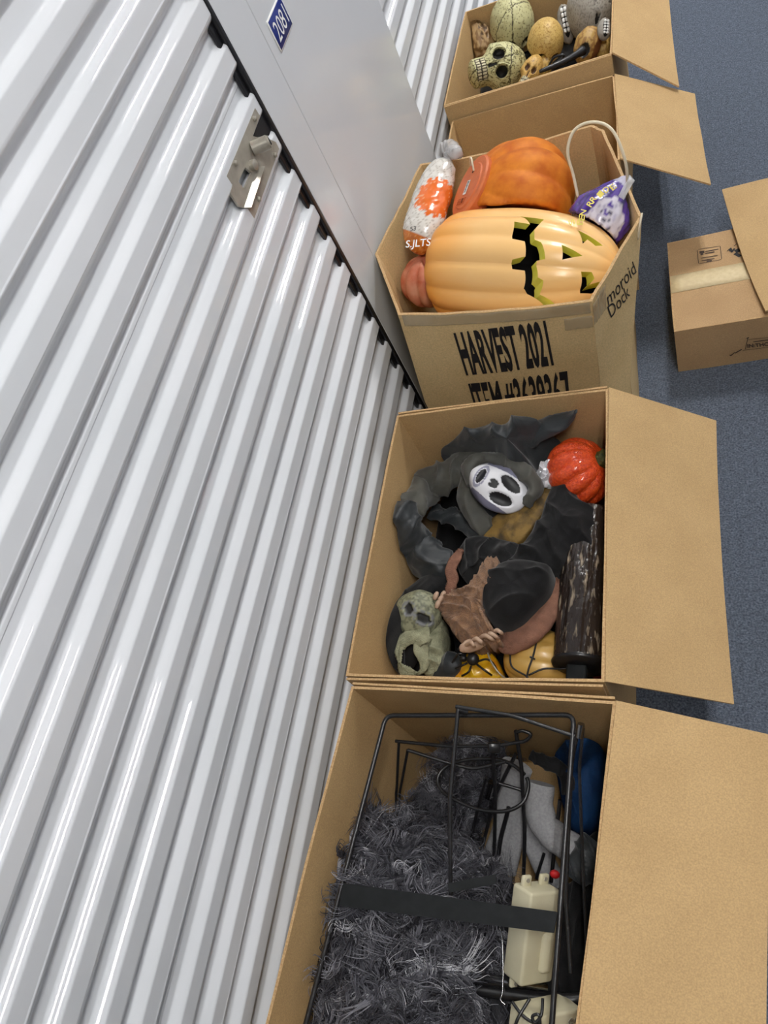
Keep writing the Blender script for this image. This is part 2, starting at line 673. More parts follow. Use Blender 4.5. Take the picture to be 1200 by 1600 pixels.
def ceiling_lamp(y0, y1, label, mat):
    t = thing('ceiling_light', label, 'light', (LX0, (y0 + y1) / 2, 2.75))
    mk('housing', *rbox((LX0, (y0 + y1) / 2, 2.735), V((1, 0, 0)), V((0, 1, 0)), V((0, 0, 1)), .28, y1 - y0 + .06, .03, .004, 1), 'lamp_body', t)
    for dx in (-.075, .075):
        mk('tube', *bx(LX0 + dx - .014, LX0 + dx + .014, y0, y1, 2.705, 2.718), mat, t, smooth=False)


LAMPF = emis('lit_tube_far', (1.0, .985, .965, 1), LAMP_POWER * 3.6)
ceiling_lamp(2.88, 3.42, 'short twin-tube ceiling light above the far end of the row', LAMPF)
ceiling_lamp(-.5, .73, 'long twin-tube ceiling light overhead near the viewer', LAMPM)
ceiling_lamp(5.2, 6.4, 'long twin-tube ceiling light far down the corridor', LAMPM)

# ------------------------------------------------------------------ unit sign
ys0, ys1, zs0, zs1 = 1.410, 1.506, 1.073, 1.131
sg = thing('unit_sign', 'blue rectangular plate with white number on the flat white panel', 'sign', (WX, (ys0 + ys1) / 2, zs0))
mk('plate', *rbox((WX + .0012, (ys0 + ys1) / 2, (zs0 + zs1) / 2), V((1, 0, 0)), V((0, 1, 0)), V((0, 0, 1)), .0024, ys1 - ys0, zs1 - zs0, .0008, 1), 'white', sg)
mk('face', *rbox((WX + .0022, (ys0 + ys1) / 2, (zs0 + zs1) / 2), V((1, 0, 0)), V((0, 1, 0)), V((0, 0, 1)), .0018, ys1 - ys0 - .006, zs1 - zs0 - .006, .0005, 1), 'blue', sg, label='blue face with white border')
xx = WX + .0032
lettering('number', '2081', [(xx, 1.421, 1.085), (xx, 1.495, 1.085), (xx, 1.495, 1.119), (xx, 1.421, 1.119)], 'white', sg, .0003, .0)

# ------------------------------------------------------------------ door latch (part of the door)
LX = WX - .002


def L8(cx, cy, x=LX):
    return onw(340 + cx / 8, 150 + cy / 8, x)


lat = []
bm = bmesh.new()
outer = [(468, 150), (530, 245), (440, 500), (520, 520), (650, 540), (730, 575), (770, 660), (460, 1530), (380, 1410), (270, 1380), (160, 1210), (185, 1110), (115, 1000)]
slot = [(345, 890), (420, 960), (335, 1170), (262, 1070)]
for loop in (outer, slot):
    vv = [bm.verts.new(L8(*p)) for p in loop]
    for i in range(len(vv)):
        bm.edges.new((vv[i], vv[(i + 1) % len(vv)]))
res = bmesh.ops.triangle_fill(bm, use_beauty=True, use_dissolve=False, edges=list(bm.edges))
ext = bmesh.ops.extrude_face_region(bm, geom=list(bm.faces))
for e in ext['geom']:
    if isinstance(e, bmesh.types.BMVert):
        e.co.x -= .004
bm.verts.ensure_lookup_table()
bm.verts.index_update()
lv, lf = [v.co.copy() for v in bm.verts], [[v.index for v in f.verts] for f in bm.faces]
bm.free()
latch = mk('latch_plate', lv, lf, 'steel', door1, smooth=False, label='brushed steel latch plate with slot')
# raised bent lip with the bright facet
a0, a1, b0, b1 = L8(500, 880), L8(330, 1395), L8(575, 905), L8(405, 1415)
n_ = V((1, 0, 0))
ridge = (a0 + b0) / 2 + n_ * .009, (a1 + b1) / 2 + n_ * .009
vs = [a0, a1, b1, b0, ridge[0], ridge[1]]
mk('raised_lip', vs, [(0, 1, 5, 4), (4, 5, 2, 3), (0, 4, 3), (1, 2, 5)], 'steel', latch, smooth=False)
for q in ((455, 285), (215, 840), (710, 740), (505, 1290)):
    p = L8(*q)
    v1 = tube([p, p + n_ * .0035], .0052, 6)
    v2 = sph(p + n_ * .0035, (V((1, 0, 0)), V((0, 1, 0)), V((0, 0, 1))), (.002, .004, .004), sub=2)
    mk('bolt', *join(v1, v2[:2]), 'steel', latch, sharp=40)
p = L8(440, 660)
q = p + V((.030, .012, -.002))
vs, fs = tube([p, p + (q - p) * .9, p + (q - p) * .93, q], [.0125, .0125, .0105, .0105], 20)
mk('lock_cylinder', vs, fs, 'steel', latch, sharp=40)
q2 = q + (q - p).normalized() * .0006
mk('keyway', *rbox(q2, V((0, 0, 1)), V((0, 1, 0)), V((1, 0, 0)), .013, .003, .0012, .0004, 1), 'black', latch)
p = L8(425, 870)
mk('slide_knob', *tube([p, p + n_ * .008, p + n_ * .0095], [.0095, .0095, .007], 18), 'steel', latch, sharp=40)
vs, fs = extrude_poly([L8(530, 245, LX - .003), L8(600, 170, LX - .003), L8(680, 400, LX - .003), L8(610, 500, LX - .003), L8(450, 500, LX - .003)], n_, .006)
mk('bolt_slide', vs, fs, 'rubber', latch, smooth=False, label='black sliding bolt running into the door seal')


# ================================================================== CARDBOARD BOXES
def open_box(label, rim, h, z0=0.0, th=.005, mat='card', group='open cardboard boxes in a row', low=None, flaps=(), bulge=.002, seed=0.):
    """rim: near-left, near-right, far-right, far-left outer corners at the top"""
    rim = [V((p[0], p[1], p[2] if len(p) == 3 else h)) for p in rim]
    low = [V((p[0], p[1], z0)) for p in (low or rim)]
    cen = sum(low, V()) / len(low)
    t = thing('cardboard_box', label, 'box', (cen.x, cen.y, z0), group)
    k = len(rim)
    for i in range(k):
        a, b = i, (i + 1) % k
        vs, fs, fm = slab(bil(low[a], low[b], rim[b], rim[a], bulge, seed=seed + i), 10, 8, th)
        mk('side_panel', vs, fs, [mat, 'edge'], t, fm=fm, sharp=40)
    vs, fs = extrude_poly([p + (cen - p).normalized() * th * 1.5 + V((0, 0, th)) for p in low], V((0, 0, 1)), th)
    mk('bottom_panel', vs, fs, mat, t, smooth=False)
    for q in flaps:
        a, b, c, d = [V(x) for x in q[:4]]
        vs, fs, fm = slab(bil(a, b, c, d, q[4] if len(q) > 4 else .004, seed=seed + 7, curl=q[5] if len(q) > 5 else 0), 12, 8, .004)
        mk('flap', vs, fs, [mat, 'edge'], t, fm=fm, sharp=40)
    return t


H = .457
# nearest box
r1 = [(-.678, -.215), (-.222, -.215), (-.168, .387), (-.637, .391)]
open_box('nearest open cardboard box, holding black wire frames and grey fur', r1, H, seed=1, flaps=[
    ((-.222, -.215, H), (-.168, .387, H + .001), (.052, .366, .392), (.004, -.24, .392), .006),
    ((-.170, .3905, H), (-.636, .3945, H), (-.632, .3960, H - .2), (-.176, .3920, H - .2), 0)])
# second box
r2 = [(-.653, .410), (-.187, .418), (-.196, 1.023), (-.652, 1.012)]
open_box('second open cardboard box, holding a dark robe, a white mask and an orange pumpkin', r2, H, seed=2, flaps=[
    ((-.187, .418, H), (-.196, 1.023, H + .001), (-.004, 1.035, .300), (.001, .440, .300), .008),
    ((-.651, .407, H - .001), (-.189, .414, H - .001), (-.192, .411, H - .2), (-.645, .4045, H - .2), 0),
    ((-.198, 1.026, H), (-.650, 1.016, H), (-.646, 1.030, H - .22), (-.202, 1.040, H - .22), 0)])
# box half hidden behind the harvest box
H5 = .440
r5 = [(-.664, 1.739), (-.189, 1.754), (-.210, 2.116), (-.669, 2.102)]
open_box('empty-looking open cardboard box squeezed between the harvest box and the skull box', r5, H5, seed=3, flaps=[
    ((-.189, 1.754, H5), (-.210, 2.116, H5), (-.015, 2.125, .32), (.012, 1.742, .32), .004)])
# skull box
H6 = .481
r6 = [(-.684, 2.118), (-.212, 2.148), (-.215, 2.63), (-.677, 2.61)]
open_box('farthest open cardboard box, holding skulls', r6, H6, seed=4, flaps=[
    ((-.212, 2.148, H6), (-.215, 2.63, H6), (-.075, 2.60, .36), (-.053, 2.113, .36), .004),
    ((-.682, 2.115, H6), (-.213, 2.145, H6), (-.216, 2.130, H6 - .16), (-.676, 2.111, H6 - .16), 0)])

# ------------------------------------------------------------------ harvest box (octagonal bulging bin)
HZ = .60
rimpx = [(622, 492), (925, 471), (1003, 338), (944, 203), (924, 195), (657, 256), (586, 397)]
hr = [at(x, y, HZ) for x, y in rimpx]
hr[1].z -= .0
lowmid = [at(664, 628, .30), at(938, 606, .30), at(984, 600, .25), V((hr[3].x, hr[3].y, .3)), V((hr[4].x, hr[4].y, .3)),
          V((hr[5].x + .01, hr[5].y - .005, .3)), V((hr[6].x + .02, hr[6].y, .3))]
for p in lowmid:
    p.y = min(p.y, 1.69)
hcen = sum(hr, V()) / len(hr)
harvest = thing('cardboard_box', 'tall bulging cardboard bin with black printing, full of pumpkins', 'box', (hcen.x, hcen.y, 0))
K = len(hr)


def hwall(i):
    a, b = i, (i + 1) % K
    bul = (.012, .004, .004, .0, .002, .004, .004)[i]

    def S(u, v):
        top = hr[a].lerp(hr[b], u)
        mid = lowmid[a].lerp(lowmid[b], u)
        low = V((mid.x, mid.y, 0))
        n = V(((hr[b] - hr[a]).y, -(hr[b] - hr[a]).x, 0)).normalized()
        mz = mid.z / top.z
        p = low.lerp(mid, v / mz) if v < mz else mid.lerp(top, (v - mz) / (1 - mz))
        dip = -.010 * sin(pi * u) * max(0, v - .8) / .2 if i in (0, 4) else 0
        return p + n * (bul * sin(pi * u) * sin(pi * min(v * .9 + .1, 1)) + .002 * N((u * 4, v * 4, i))) + V((0, 0, dip + (.004 * N((u * 6, i, 0)) * sin(pi * u) if v > .95 else 0)))
    return S


for i in range(K):
    vs, fs, fm = slab(hwall(i), 16, 16, .006)
    hp = mk('side_panel', vs, fs, ['card3', 'edge'], harvest, fm=fm, sharp=40)
    if i == 0:
        hfront = hp
vs, fs = extrude_poly([V((p.x, p.y, .006)) for p in [q + (hcen - q) * .03 for q in lowmid]], V((0, 0, 1)), .005)
mk('bottom_panel', vs, fs, 'card3', harvest, smooth=False)


def solve_uv(i, px, py):
    """surface point of wall i seen at a pixel"""
    S = hwall(i)
    d = ray(px, py).normalized()
    u, v = .5, .8
    for _ in range(25):
        def g(u, v):
            p = S(u, v) - CAM
            p = p - d * p.dot(d)
            return p
        e = 1e-3
        r0 = g(u, v)
        ju, jv = (g(u + e, v) - r0) / e, (g(u, v + e) - r0) / e
        a, b, c = ju.dot(ju), ju.dot(jv), jv.dot(jv)
        p, q = -ju.dot(r0), -jv.dot(r0)
        det = a * c - b * b
        if abs(det) < 1e-12:
            break
        u += (p * c - q * b) / det
        v += (a * q - b * p) / det
        u, v = min(max(u, -.1), 1.1), min(max(v, 0), 1.05)
    return u, v


def on_wall(i, name, body, quad, mat, lift=.0012, bold=0., **kw):
    """print wrapped onto wall i; quad in pixels: bottom-left, bottom-right, top-right, top-left"""
    S = hwall(i)
    c = [solve_uv(i, *q) for q in quad]
    uv, fs = text_mesh(body, bold)
    vs = []
    for s, t in uv:
        u = c[0][0] * (1 - s) * (1 - t) + c[1][0] * s * (1 - t) + c[2][0] * s * t + c[3][0] * (1 - s) * t
        v = c[0][1] * (1 - s) * (1 - t) + c[1][1] * s * (1 - t) + c[2][1] * s * t + c[3][1] * (1 - s) * t
        e = 1e-3
        n = (S(u + e, v) - S(u - e, v)).cross(S(u, v + e) - S(u, v - e)).normalized()
        vs.append(S(u, v) + n * lift)
    return mk(name, vs, fs, mat, harvest, smooth=False, **kw)


on_wall(0, 'lettering', 'HARVEST 2021', [(729, 587), (866, 571), (852, 499), (708, 519)], 'black', bold=.034, label='black stencil lettering HARVEST 2021')
on_wall(0, 'lettering', 'ITEM #3639367', [(752, 668), (902, 648), (886, 577), (731, 597)], 'black', bold=.028, label='black stencil lettering ITEM #3639367')
on_wall(1, 'handwriting', 'moroid', [(950, 478), (994, 425), (988, 408), (946, 458)], 'black', label='handwritten black marker words')
on_wall(1, 'handwriting', 'Dock', [(954, 497), (984, 461), (979, 444), (948, 480)], 'black')


def wall_strip(i, name, u0, u1, v0, v1, mat, lift=.001, th=.0006, nu=24, nv=6, crink=.0, **kw):
    S = hwall(i)

    def T(s, t):
        u, v = u0 + (u1 - u0) * s, v0 + (v1 - v0) * t
        e = 1e-3
        n = (S(u + e, v) - S(u - e, v)).cross(S(u, v + e) - S(u, v - e)).normalized()
        return S(u, v) + n * (lift + crink * abs(N((u * 22, v * 22, i))))
    vs, fs, fm = slab(T, nu, nv, th, 0)
    return mk(name, vs, fs, mat, harvest, **kw)


wall_strip(0, 'tape', .02, .99, .945, .998, 'tape', crink=.002, label='crinkled clear tape along the rim')
wall_strip(0, 'tape', .86, .995, .87, .93, 'tape', crink=.003)
wall_strip(1, 'tape', .0, .25, .88, .985, 'tape', crink=.003)
for u in (.32, .66):
    wall_strip(6, 'crease', u, u + .006, .3, .99, 'edge', lift=-.0062, th=.0008, nu=2, nv=16)


def clamp_in(first, rim, h, margin=.010):
    """soft and loose contents give way to the panels of their box"""
    poly = [V((p[0], p[1], 0)) for p in rim]
    k = len(poly)
    edges = []
    for i in range(k):
        e = (poly[(i + 1) % k] - poly[i]).normalized()
        edges.append((poly[i], V((-e.y, e.x, 0))))
    for o in list(COL.objects)[first:]:
        if o.type not in ('MESH', 'CURVES'):
            continue
        org = ORG[o.name]
        if o.type == 'MESH':
            n = len(o.data.vertices)
            co = np.empty(n * 3, dtype=np.float32)
            o.data.vertices.foreach_get('co', co)
        else:
            n = len(o.data.points)
            co = np.empty(n * 3, dtype=np.float32)
            o.data.points.foreach_get('position', co)
        co = co.reshape(-1, 3)
        low = co[:, 2] + org.z < h + .004
        for p, nn in edges:
            d = (co[:, 0] + org.x - p.x) * nn.x + (co[:, 1] + org.y - p.y) * nn.y - margin
            m = (d < 0) & low & (d > -.8)
            co[m, 0] -= d[m] * nn.x
            co[m, 1] -= d[m] * nn.y
        co[:, 2] = np.maximum(co[:, 2], .012 - org.z)
        if o.type == 'MESH':
            o.data.vertices.foreach_set('co', co.ravel())
            o.data.update()
        else:
            o.data.points.foreach_set('position', co.ravel())


# ================================================================== CONTENTS OF THE HARVEST BOX
def lathe(c, ax, prof, nth=120, ribs=0, rib_amp=.05, rib_fn=None, ph=0., closed=True, ref=None, wob=0.):
    """prof: list of (distance along axis, radius)"""
    ax = V(ax).normalized()
    ref = V(ref) if ref else (V((0, 0, 1)) if abs(ax.z) < .9 else V((0, 1, 0)))
    e1 = (ref - ax * ref.dot(ax)).normalized()
    e2 = ax.cross(e1)
    vs, fs = [], []
    for s, r in prof:
        for k in range(nth):
            a = 2 * pi * k / nth
            q = 1.0
            if ribs:
                q = 1 - rib_amp + rib_amp * 1.7 * abs(cos(ribs * a / 2 + ph)) ** .7
            q += wob * N((cos(a) * 1.5, sin(a) * 1.5, s * 8))
            vs.append(V(c) + ax * s + (e1 * cos(a) + e2 * sin(a)) * r * q)
    n = len(prof)
    for i in range(n - 1):
        for k in range(nth):
            fs.append((i * nth + k, i * nth + (k + 1) % nth, (i + 1) * nth + (k + 1) % nth, (i + 1) * nth + k))
    if closed:
        fs.append(tuple(reversed(range(nth))))
        fs.append(tuple((n - 1) * nth + k for k in range(nth)))
    return vs, fs


def pump_prof(r, hgt, dimple=.14, n=36):
    """round pumpkin section from bottom pole to top pole"""
    out = []
    for i in range(n + 1):
        a = -pi / 2 + pi * i / n
        rr = r * cos(a) ** .85 if cos(a) > 0 else 0
        zz = hgt * sin(a)
        d = max(0, 1 - rr / (r * .5))
        zz -= dimple * hgt * d * d * (1 if a > 0 else -1)
        out.append((zz, max(rr, .002)))
    return out


first_made = len(COL.objects)
# --- carved jack-o'-lantern lying on its side
JP0, JP1 = at(690, 418, .525), at(972, 430, .53)
jax = (JP1 - JP0).normalized()
JL = (JP1 - JP0).length
JR = .128
jprof = [(0.0, .045), (.004, .075), (.014, .098), (.035, .114), (.07, .123), (.12, .127), (.18, .128), (.24, .124), (.30, .112), (.345, .094), (.38, .068), (.405, .036), (.412, .012)]
sc_ = JL / .412
jdense = []
for i in range(len(jprof) - 1):
    for t in range(5):
        a = catmull([V((p[0], p[1], 0)) for p in jprof], len(jprof) * 6)
jdense = [(p.x * sc_, max(p.y, .004)) for p in catmull([V((p[0], p[1], 0)) for p in jprof], 70)]
outer_ = lathe(JP0, jax, jdense, 150, 13, .035, ph=.3)
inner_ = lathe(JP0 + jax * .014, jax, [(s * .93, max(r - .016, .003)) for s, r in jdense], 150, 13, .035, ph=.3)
jo = thing('jack_o_lantern', 'pale orange carved pumpkin lantern lying on its side in the harvest box', 'pumpkin', (JP0.x, JP0.y, .4))
vo, fo = outer_
vi, fi = inner_
k = len(vo)
jv = vo + vi
jf = fo + [tuple(reversed([q + k for q in f])) for f in fi]
jm = [0] * len(fo) + [1] * len(fi)
jshell = mk('carved_shell', jv, jf, ['jack', 'dark', 'lime'], jo, fm=jm, smooth=True)  # inner skin coloured near-black, standing in for the unlit hollow
bm = bmesh.new()
bm.from_mesh(jshell.data)
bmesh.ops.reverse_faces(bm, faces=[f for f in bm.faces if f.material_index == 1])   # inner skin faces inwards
bm.to_mesh(jshell.data)
bm.free()


def jr0(t):
    for (s0, r0), (s1, r1_) in zip(jdense, jdense[1:]):
        if s0 <= t <= s1:
            return r0 + (r1_ - r0) * (t - s0) / (s1 - s0 + 1e-9)
    return 0


def jack_hit(px, py):
    d = ray(px, py).normalized()
    for i in range(700):
        p = CAM + d * (1.2 + i * .0015)
        t = (p - JP0).dot(jax)
        if 0 < t < JL and (p - JP0 - jax * t).length < jr0(t):
            return p
    return None



mouth = [(530, 125), (655, 142), (615, 185), (595, 207), (605, 255), (635, 270), (655, 362), (612, 370), (612, 465), (640, 480), (635, 545), (700, 612), (640, 620), (540, 520), (545, 425), (480, 415), (482, 362), (548, 350), (545, 268), (482, 250), (487, 165), (572, 178)]
nose_ = [(745, 283), (855, 345), (746, 366)]
eye1 = [(848, 428), (905, 430), (918, 468), (893, 497), (975, 478), (945, 525), (900, 548), (842, 545)]
eye2 = [(830, 205), (965, 290), (925, 292), (880, 258), (858, 278)]
for poly in (mouth, nose_, eye1, eye2):
    hits = [jack_hit(660 + x * .29167, 300 + y * .29167) for x, y in poly]
    good = [h for h in hits if h]
    ctr_ = sum(good, V()) / len(good)
    foot = JP0 + jax * (ctr_ - JP0).dot(jax)
    dirn = cdir(.26, -.17, .93)
    base_ = [h or onp(660 + x * .29167, 300 + y * .29167, ctr_, dirn) for h, (x, y) in zip(hits, poly)]
    a_ = [p + dirn * (.05 + (ctr_ - p).dot(dirn)) for p in base_]
    b_ = [p + dirn * (-.075 + (ctr_ - p).dot(dirn)) for p in base_]
    m_ = len(poly)
    cfs = [tuple(range(m_)), tuple(m_ + i for i in reversed(range(m_)))] + [(i, m_ + i, m_ + (i + 1) % m_, (i + 1) % m_) for i in range(m_)]
    cut = mk('cutter', a_ + b_, cfs, ['lime'], jo, smooth=False)
    md = jshell.modifiers.new('carve', 'BOOLEAN')
    md.operation = 'DIFFERENCE'
    md.solver = 'EXACT'
    md.material_mode = 'TRANSFER'
    md.object = cut
    bpy.context.view_layer.update()
    newme = bpy.data.meshes.new_from_object(jshell.evaluated_get(bpy.context.evaluated_depsgraph_get()))
    jshell.modifiers.clear()
    if len(newme.polygons) > len(jshell.data.polygons) * .8:
        jshell.data = newme
    bpy.data.objects.remove(cut, do_unlink=True)
    cut = None
newme = jshell.data
newme.set_sharp_from_angle(angle=radians(38))
if 'Col' in newme.color_attributes:
    newme.color_attributes.remove(newme.color_attributes['Col'])
ca_ = newme.color_attributes.new('Col', 'FLOAT_COLOR', 'POINT')
cl_ = []
for v in newme.vertices:                    # the base is painted a deeper orange than the faded face
    t_ = ((v.co + ORG[jo.name]) - JP0).dot(jax) / JL
    t_ = min(max((t_ - .04 + .06 * N(v.co, 14)) / .30, 0), 1)
    a_, b_ = lin((240, 158, 50)), lin((247, 198, 128))
    cl_.append([a_[i] * (1 - t_) + b_[i] * t_ for i in range(3)] + [1])
ca_.data.foreach_set('color', np.array(cl_, dtype=np.float32).ravel())

# --- big orange pumpkin with the base plug
BC = at(799, 330, .545)
bax = cdir(-.86, -.30, .42)
pv, pf = lathe(BC, bax, pump_prof(.158, .118, .12, 44), 140, 11, .05, ph=.5)


def push(vs, p0, ax, L, r, home):
    """soft skin dented by a round neighbour: moved back towards its own centre"""
    out = []
    for v in vs:
        for _ in range(40):
            s = min(max((v - p0).dot(ax), 0), L)
            if (v - p0 - ax * s).length >= (r(s) if callable(r) else r):
                break
            v = v + (home - v).normalized() * .006
        out.append(v)
    return out


def jr(s):
    for (s0, r0), (s1, r1_) in zip(jdense, jdense[1:]):
        if s0 <= s <= s1:
            return (r0 + (r1_ - r0) * (s - s0) / (s1 - s0 + 1e-9)) * 1.06 + .001
    return .01


pv = push(pv, JP0, jax, JL, jr, BC + V((0, .05, .03)))
bp_ = thing('foam_pumpkin', 'large deep orange ribbed pumpkin lying behind the carved lantern', 'pumpkin', (BC.x, BC.y, .4))
mk('shell', pv, pf, 'bigpump', bp_)
pc = BC + bax * .115
ex = cdir(.46, -.89, .0)
ex = (ex - bax * ex.dot(bax)).normalized()
ey = bax.cross(ex)
vs, fs = [], []
prof_ = [(-.03, .074), (.002, .076), (.006, .072), (.006, .056), (.009, .053), (.009, .001)]
vs, fs = lathe(pc, bax, prof_, 48)
vs = [pc + (v - pc) + ey * 0 - ey * ((v - pc).dot(ey)) * .18 for v in vs]
plug = mk('base_plug', vs, fs, 'plug', bp_, sharp=35, label='flat round plug with a barcode sticker')
top = pc + bax * .0102
lab = rbox(top - ex * .004 + ey * .002, ex, ey, bax, .034, .013, .0008, .0003, 1)
mk('sticker', *lab, 'white', plug, smooth=False, label='small white barcode sticker')
bars = []
for i in range(9):
    bars.append(rbox(top - ex * (-.009 + i * .003) + ey * .002 + bax * .0006, ex, ey, bax, .0012 if i % 3 else .0019, .008, .0004, .0001, 1))
mk('barcode', *join(*bars), 'black', plug, smooth=False)
mk('cable_tie', *tube(catmull([top + ex * .052 + ey * .022, top + ex * .06 + ey * .012 + bax * .012, top + ex * .05 - ey * .012 + bax * .018, top + ex * .03 - ey * .012 + bax * .003], 16), .0022, 8), 'cream', plug)
for k_ in (-1, 1):
    mk('slot_cut', *rbox(top + ex * .035 * k_, ex, ey, bax, .010, .0035, .001, .0003, 1), 'dark', plug, smooth=False)
mk('rib_mould', *join(*[rbox(top - ex * (.03 + i * .004) + ey * .004, ex, ey, bax, .0012, .04 - .002 * i, .0012, .0004, 1) for i in range(4)]), 'plug', plug)

# --- salmon pumpkin
sc0 = at(672, 438, .495)
spv, spf = lathe(sc0, cdir(-.2, -.75, .6), pump_prof(.066, .060, .2, 28), 96, 10, .12)
sal = mk('small_pumpkin', push(spv, JP0, jax, JL, jr, sc0), spf, 'salmon', label='small dusty salmon pumpkin tucked left of the carved lantern', cat='pumpkin')


# --- white bag with orange print
def bag():
    path = [at(703, 238, .63), at(699, 248, .63), at(692, 262, .625), at(681, 290, .61), at(670, 325, .60), at(661, 355, .59), at(653, 376, .575), at(650, 388, .55)]
    rad = [.016, .012, .034, .046, .049, .050, .042, .012]
    m, n = 110, 84
    pts = catmull(path, m)
    rr = [q.x for q in catmull([V((r, 0, 0)) for r in rad], m)]
    vs, fs = tube(pts, rr, n, True, (.72, 1.0))
    cols = []
    out = []
    side = cdir(1, .3, 0)
    for i, v in enumerate(vs):
        j = i // n
        s = j / (m - 1)
        c0 = pts[j]
        d = v - c0
        t = d.dot(side) / .05
        k = .0022 * (N(v, 40) + abs(N(v, 90)))
        v2 = v + d.normalized() * k if d.length > 1e-5 else v
        out.append(v2)
        white = (226, 222, 214)
        c = white
        ang = (t * 2.4, s * 9)
        u1, u2 = (ang[0] + ang[1]) % .9, (ang[0] - ang[1]) % .9
        if min(u1, u2) < .07:
            c = (186, 178, 166)
        rad_ = sqrt(((s - .56) * 3.6) ** 2 + (t * .5 - .12) ** 2)
        a = atan2(t * .5 - .12, (s - .56) * 3.6)
        if rad_ < .37 + .12 * abs(sin(a * 7 + N(v, 200))):
            c = (233, 112, 38) if (abs(sin(a * 14)) > .12 or rad_ < .28) else (240, 170, 120)
        if s > .80:
            c = (206, 112, 30) if abs(N(v, 70)) > .08 else (228, 150, 70)
        if s < .2:
            c = (60, 46, 38) if N(v, 60) > 0 else (200, 196, 190)
        cols.append(lin(c))
    return out, fs, cols, pts


bv, bf, bc, bpts = bag()
bv = push(bv, JP0, jax, JL, jr, at(648, 322, .60))
bag_t = thing('net_bag', 'white and orange printed plastic bag standing at the left of the big pumpkin', 'bag', (bpts[-1].x, bpts[-1].y, .5))
mk('bag_body', bv, bf, 'vcgloss', bag_t, cols=bc)
mk('knotted_top', *tube(catmull([at(703, 246, .635), at(706, 236, .65), at(714, 240, .655), at(704, 228, .65), at(692, 232, .645)], 40), [.010 + .006 * abs(sin(i * .9)) for i in range(40)], 14), 'clear', bag_t)
q = [at(633, 391, .628), at(672, 388, .628), at(674, 372, .628), at(635, 376, .628)]
lettering('print', 'S.JLTS', q, 'white', bag_t, .0005, .01)
q = [at(641, 362, .645), at(650, 360, .645), at(650, 353, .645), at(641, 355, .645)]
lettering('print', '53', q, 'black', bag_t, .0005, .01)

# --- purple bag with the white web
pcn = at(936, 343, .575)
pa = frame_of(cdir(.55, -.8, .1), cdir(-.2, -.1, 1))


def pbag(q):
    # tapered to the tied corner at +y
    x, y, z = q
    taper = 1 - .75 * max(0, y - .15) ** 1.0
    lum = 1 + .05 * N(q, 5) + .03 * abs(N(q, 11))
    p = V((x * taper * lum, (y * 1.15 if y > 0 else y) * lum, z * (taper * .9) * lum))
    pur = (86, 60, 150) if N(q, 6) > -.18 else (60, 44, 116)
    ball = sqrt((x - .28) ** 2 + (y + .18) ** 2)
    if z > -.2 and ball < .58 + .07 * N(q, 8):
        c = (214, 208, 220) if N(q, 9) > -.3 else (180, 172, 196)
        if abs(x - .22) < .1 and -.05 < y < .25 and N(q, 5) > -.1:
            c = (92, 66, 158)
        if ball < .3 and N(q, 13) > .25:
            c = (70, 66, 92)
    else:
        c = pur
    if y > .75:
        c = (190, 186, 205)
    return p, lin(c)


pv_, pf_, pc_ = sph(pcn, pa, (.064, .092, .050), pbag, 5)
pv_ = push(pv_, JP0, jax, JL, jr, pcn + V((.02, .05, .05)))
pbg = thing('candy_bag', 'shiny purple and white plastic bag with yellow letters, right of the pumpkins', 'bag', (pcn.x, pcn.y, .5))
mk('bag_body', pv_, pf_, 'vcgloss', pbg, cols=pc_)
tipp = at(972, 300, .655)
mk('tied_corner', *slab(bil(at(966, 306, .64), at(974, 312, .64), at(992, 282, .66), at(984, 273, .66), .004, .004), 8, 8, .002, 0)[:2], 'clear', pbg)
yel = M('yellow_letters', (226, 206, 90), None, rough=.4)
for ch, cx, cy, a in (('R', 927, 311, -55), ('I', 938, 303, -50), ('D', 947, 296, -45), ('E', 958, 292, -40), ('R', 922, 318, -60), ('N', 911, 332, -75), ('E', 909, 340, -85), ('B', 906, 347, -95), ('S', 893, 347, -110)):
    z_ = .638
    c_ = at(cx, cy, z_)
    d_u = at(cx + cos(radians(a)) * 4.5, cy + sin(radians(a)) * 4.5, z_) - c_
    d_v = at(cx + sin(radians(a)) * 4.5, cy - cos(radians(a)) * 4.5, z_) - c_
    lettering('letter', ch, [c_ - d_u - d_v, c_ + d_u - d_v, c_ + d_u + d_v, c_ - d_u + d_v], yel, pbg, .0, .01)

clamp_in(first_made, hr, HZ, .014)
# --- cream loop
lp = catmull([at(903, 308, .60), at(896, 275, .64), at(887, 238, .69), at(895, 207, .72), at(914, 193, .73), at(938, 192, .73), at(957, 204, .72), at(971, 232, .69), at(979, 262, .65), at(980, 290, .60)], 60)
mk('cord_loop', *tube(lp, .0032, 10), 'cream', label='cream plastic cord standing up in a loop at the right of the harvest box', cat='cord')
sp = catmull([at(997, 372, .585), at(1000, 350, .62), at(1003, 334, .63)], 10)
mk('cord_end', *tube(sp, .0045, 8, flat=(.5, 1)), 'cream', label='flat cream strap end sticking up at the right rim of the harvest box', cat='cord')


# ================================================================== SECOND BOX CONTENTS
# dark cloth filling the bottom
INSIDE[:] = [-.637, .995]
first_made = len(COL.objects)
INSIDE[:] = [None, None]
mound('cloth_heap', [(655, 820), (675, 765), (740, 750), (900, 750), (925, 850), (935, 1000), (920, 1085), (660, 1100), (640, 950)], .13, .03, 'blackcloth',
      freq=40, amp=.012, base=.012, c=(780, 880), label='loose black cloth lining the bottom of the second box', cat='cloth')
INSIDE[:] = [-.637, .995]

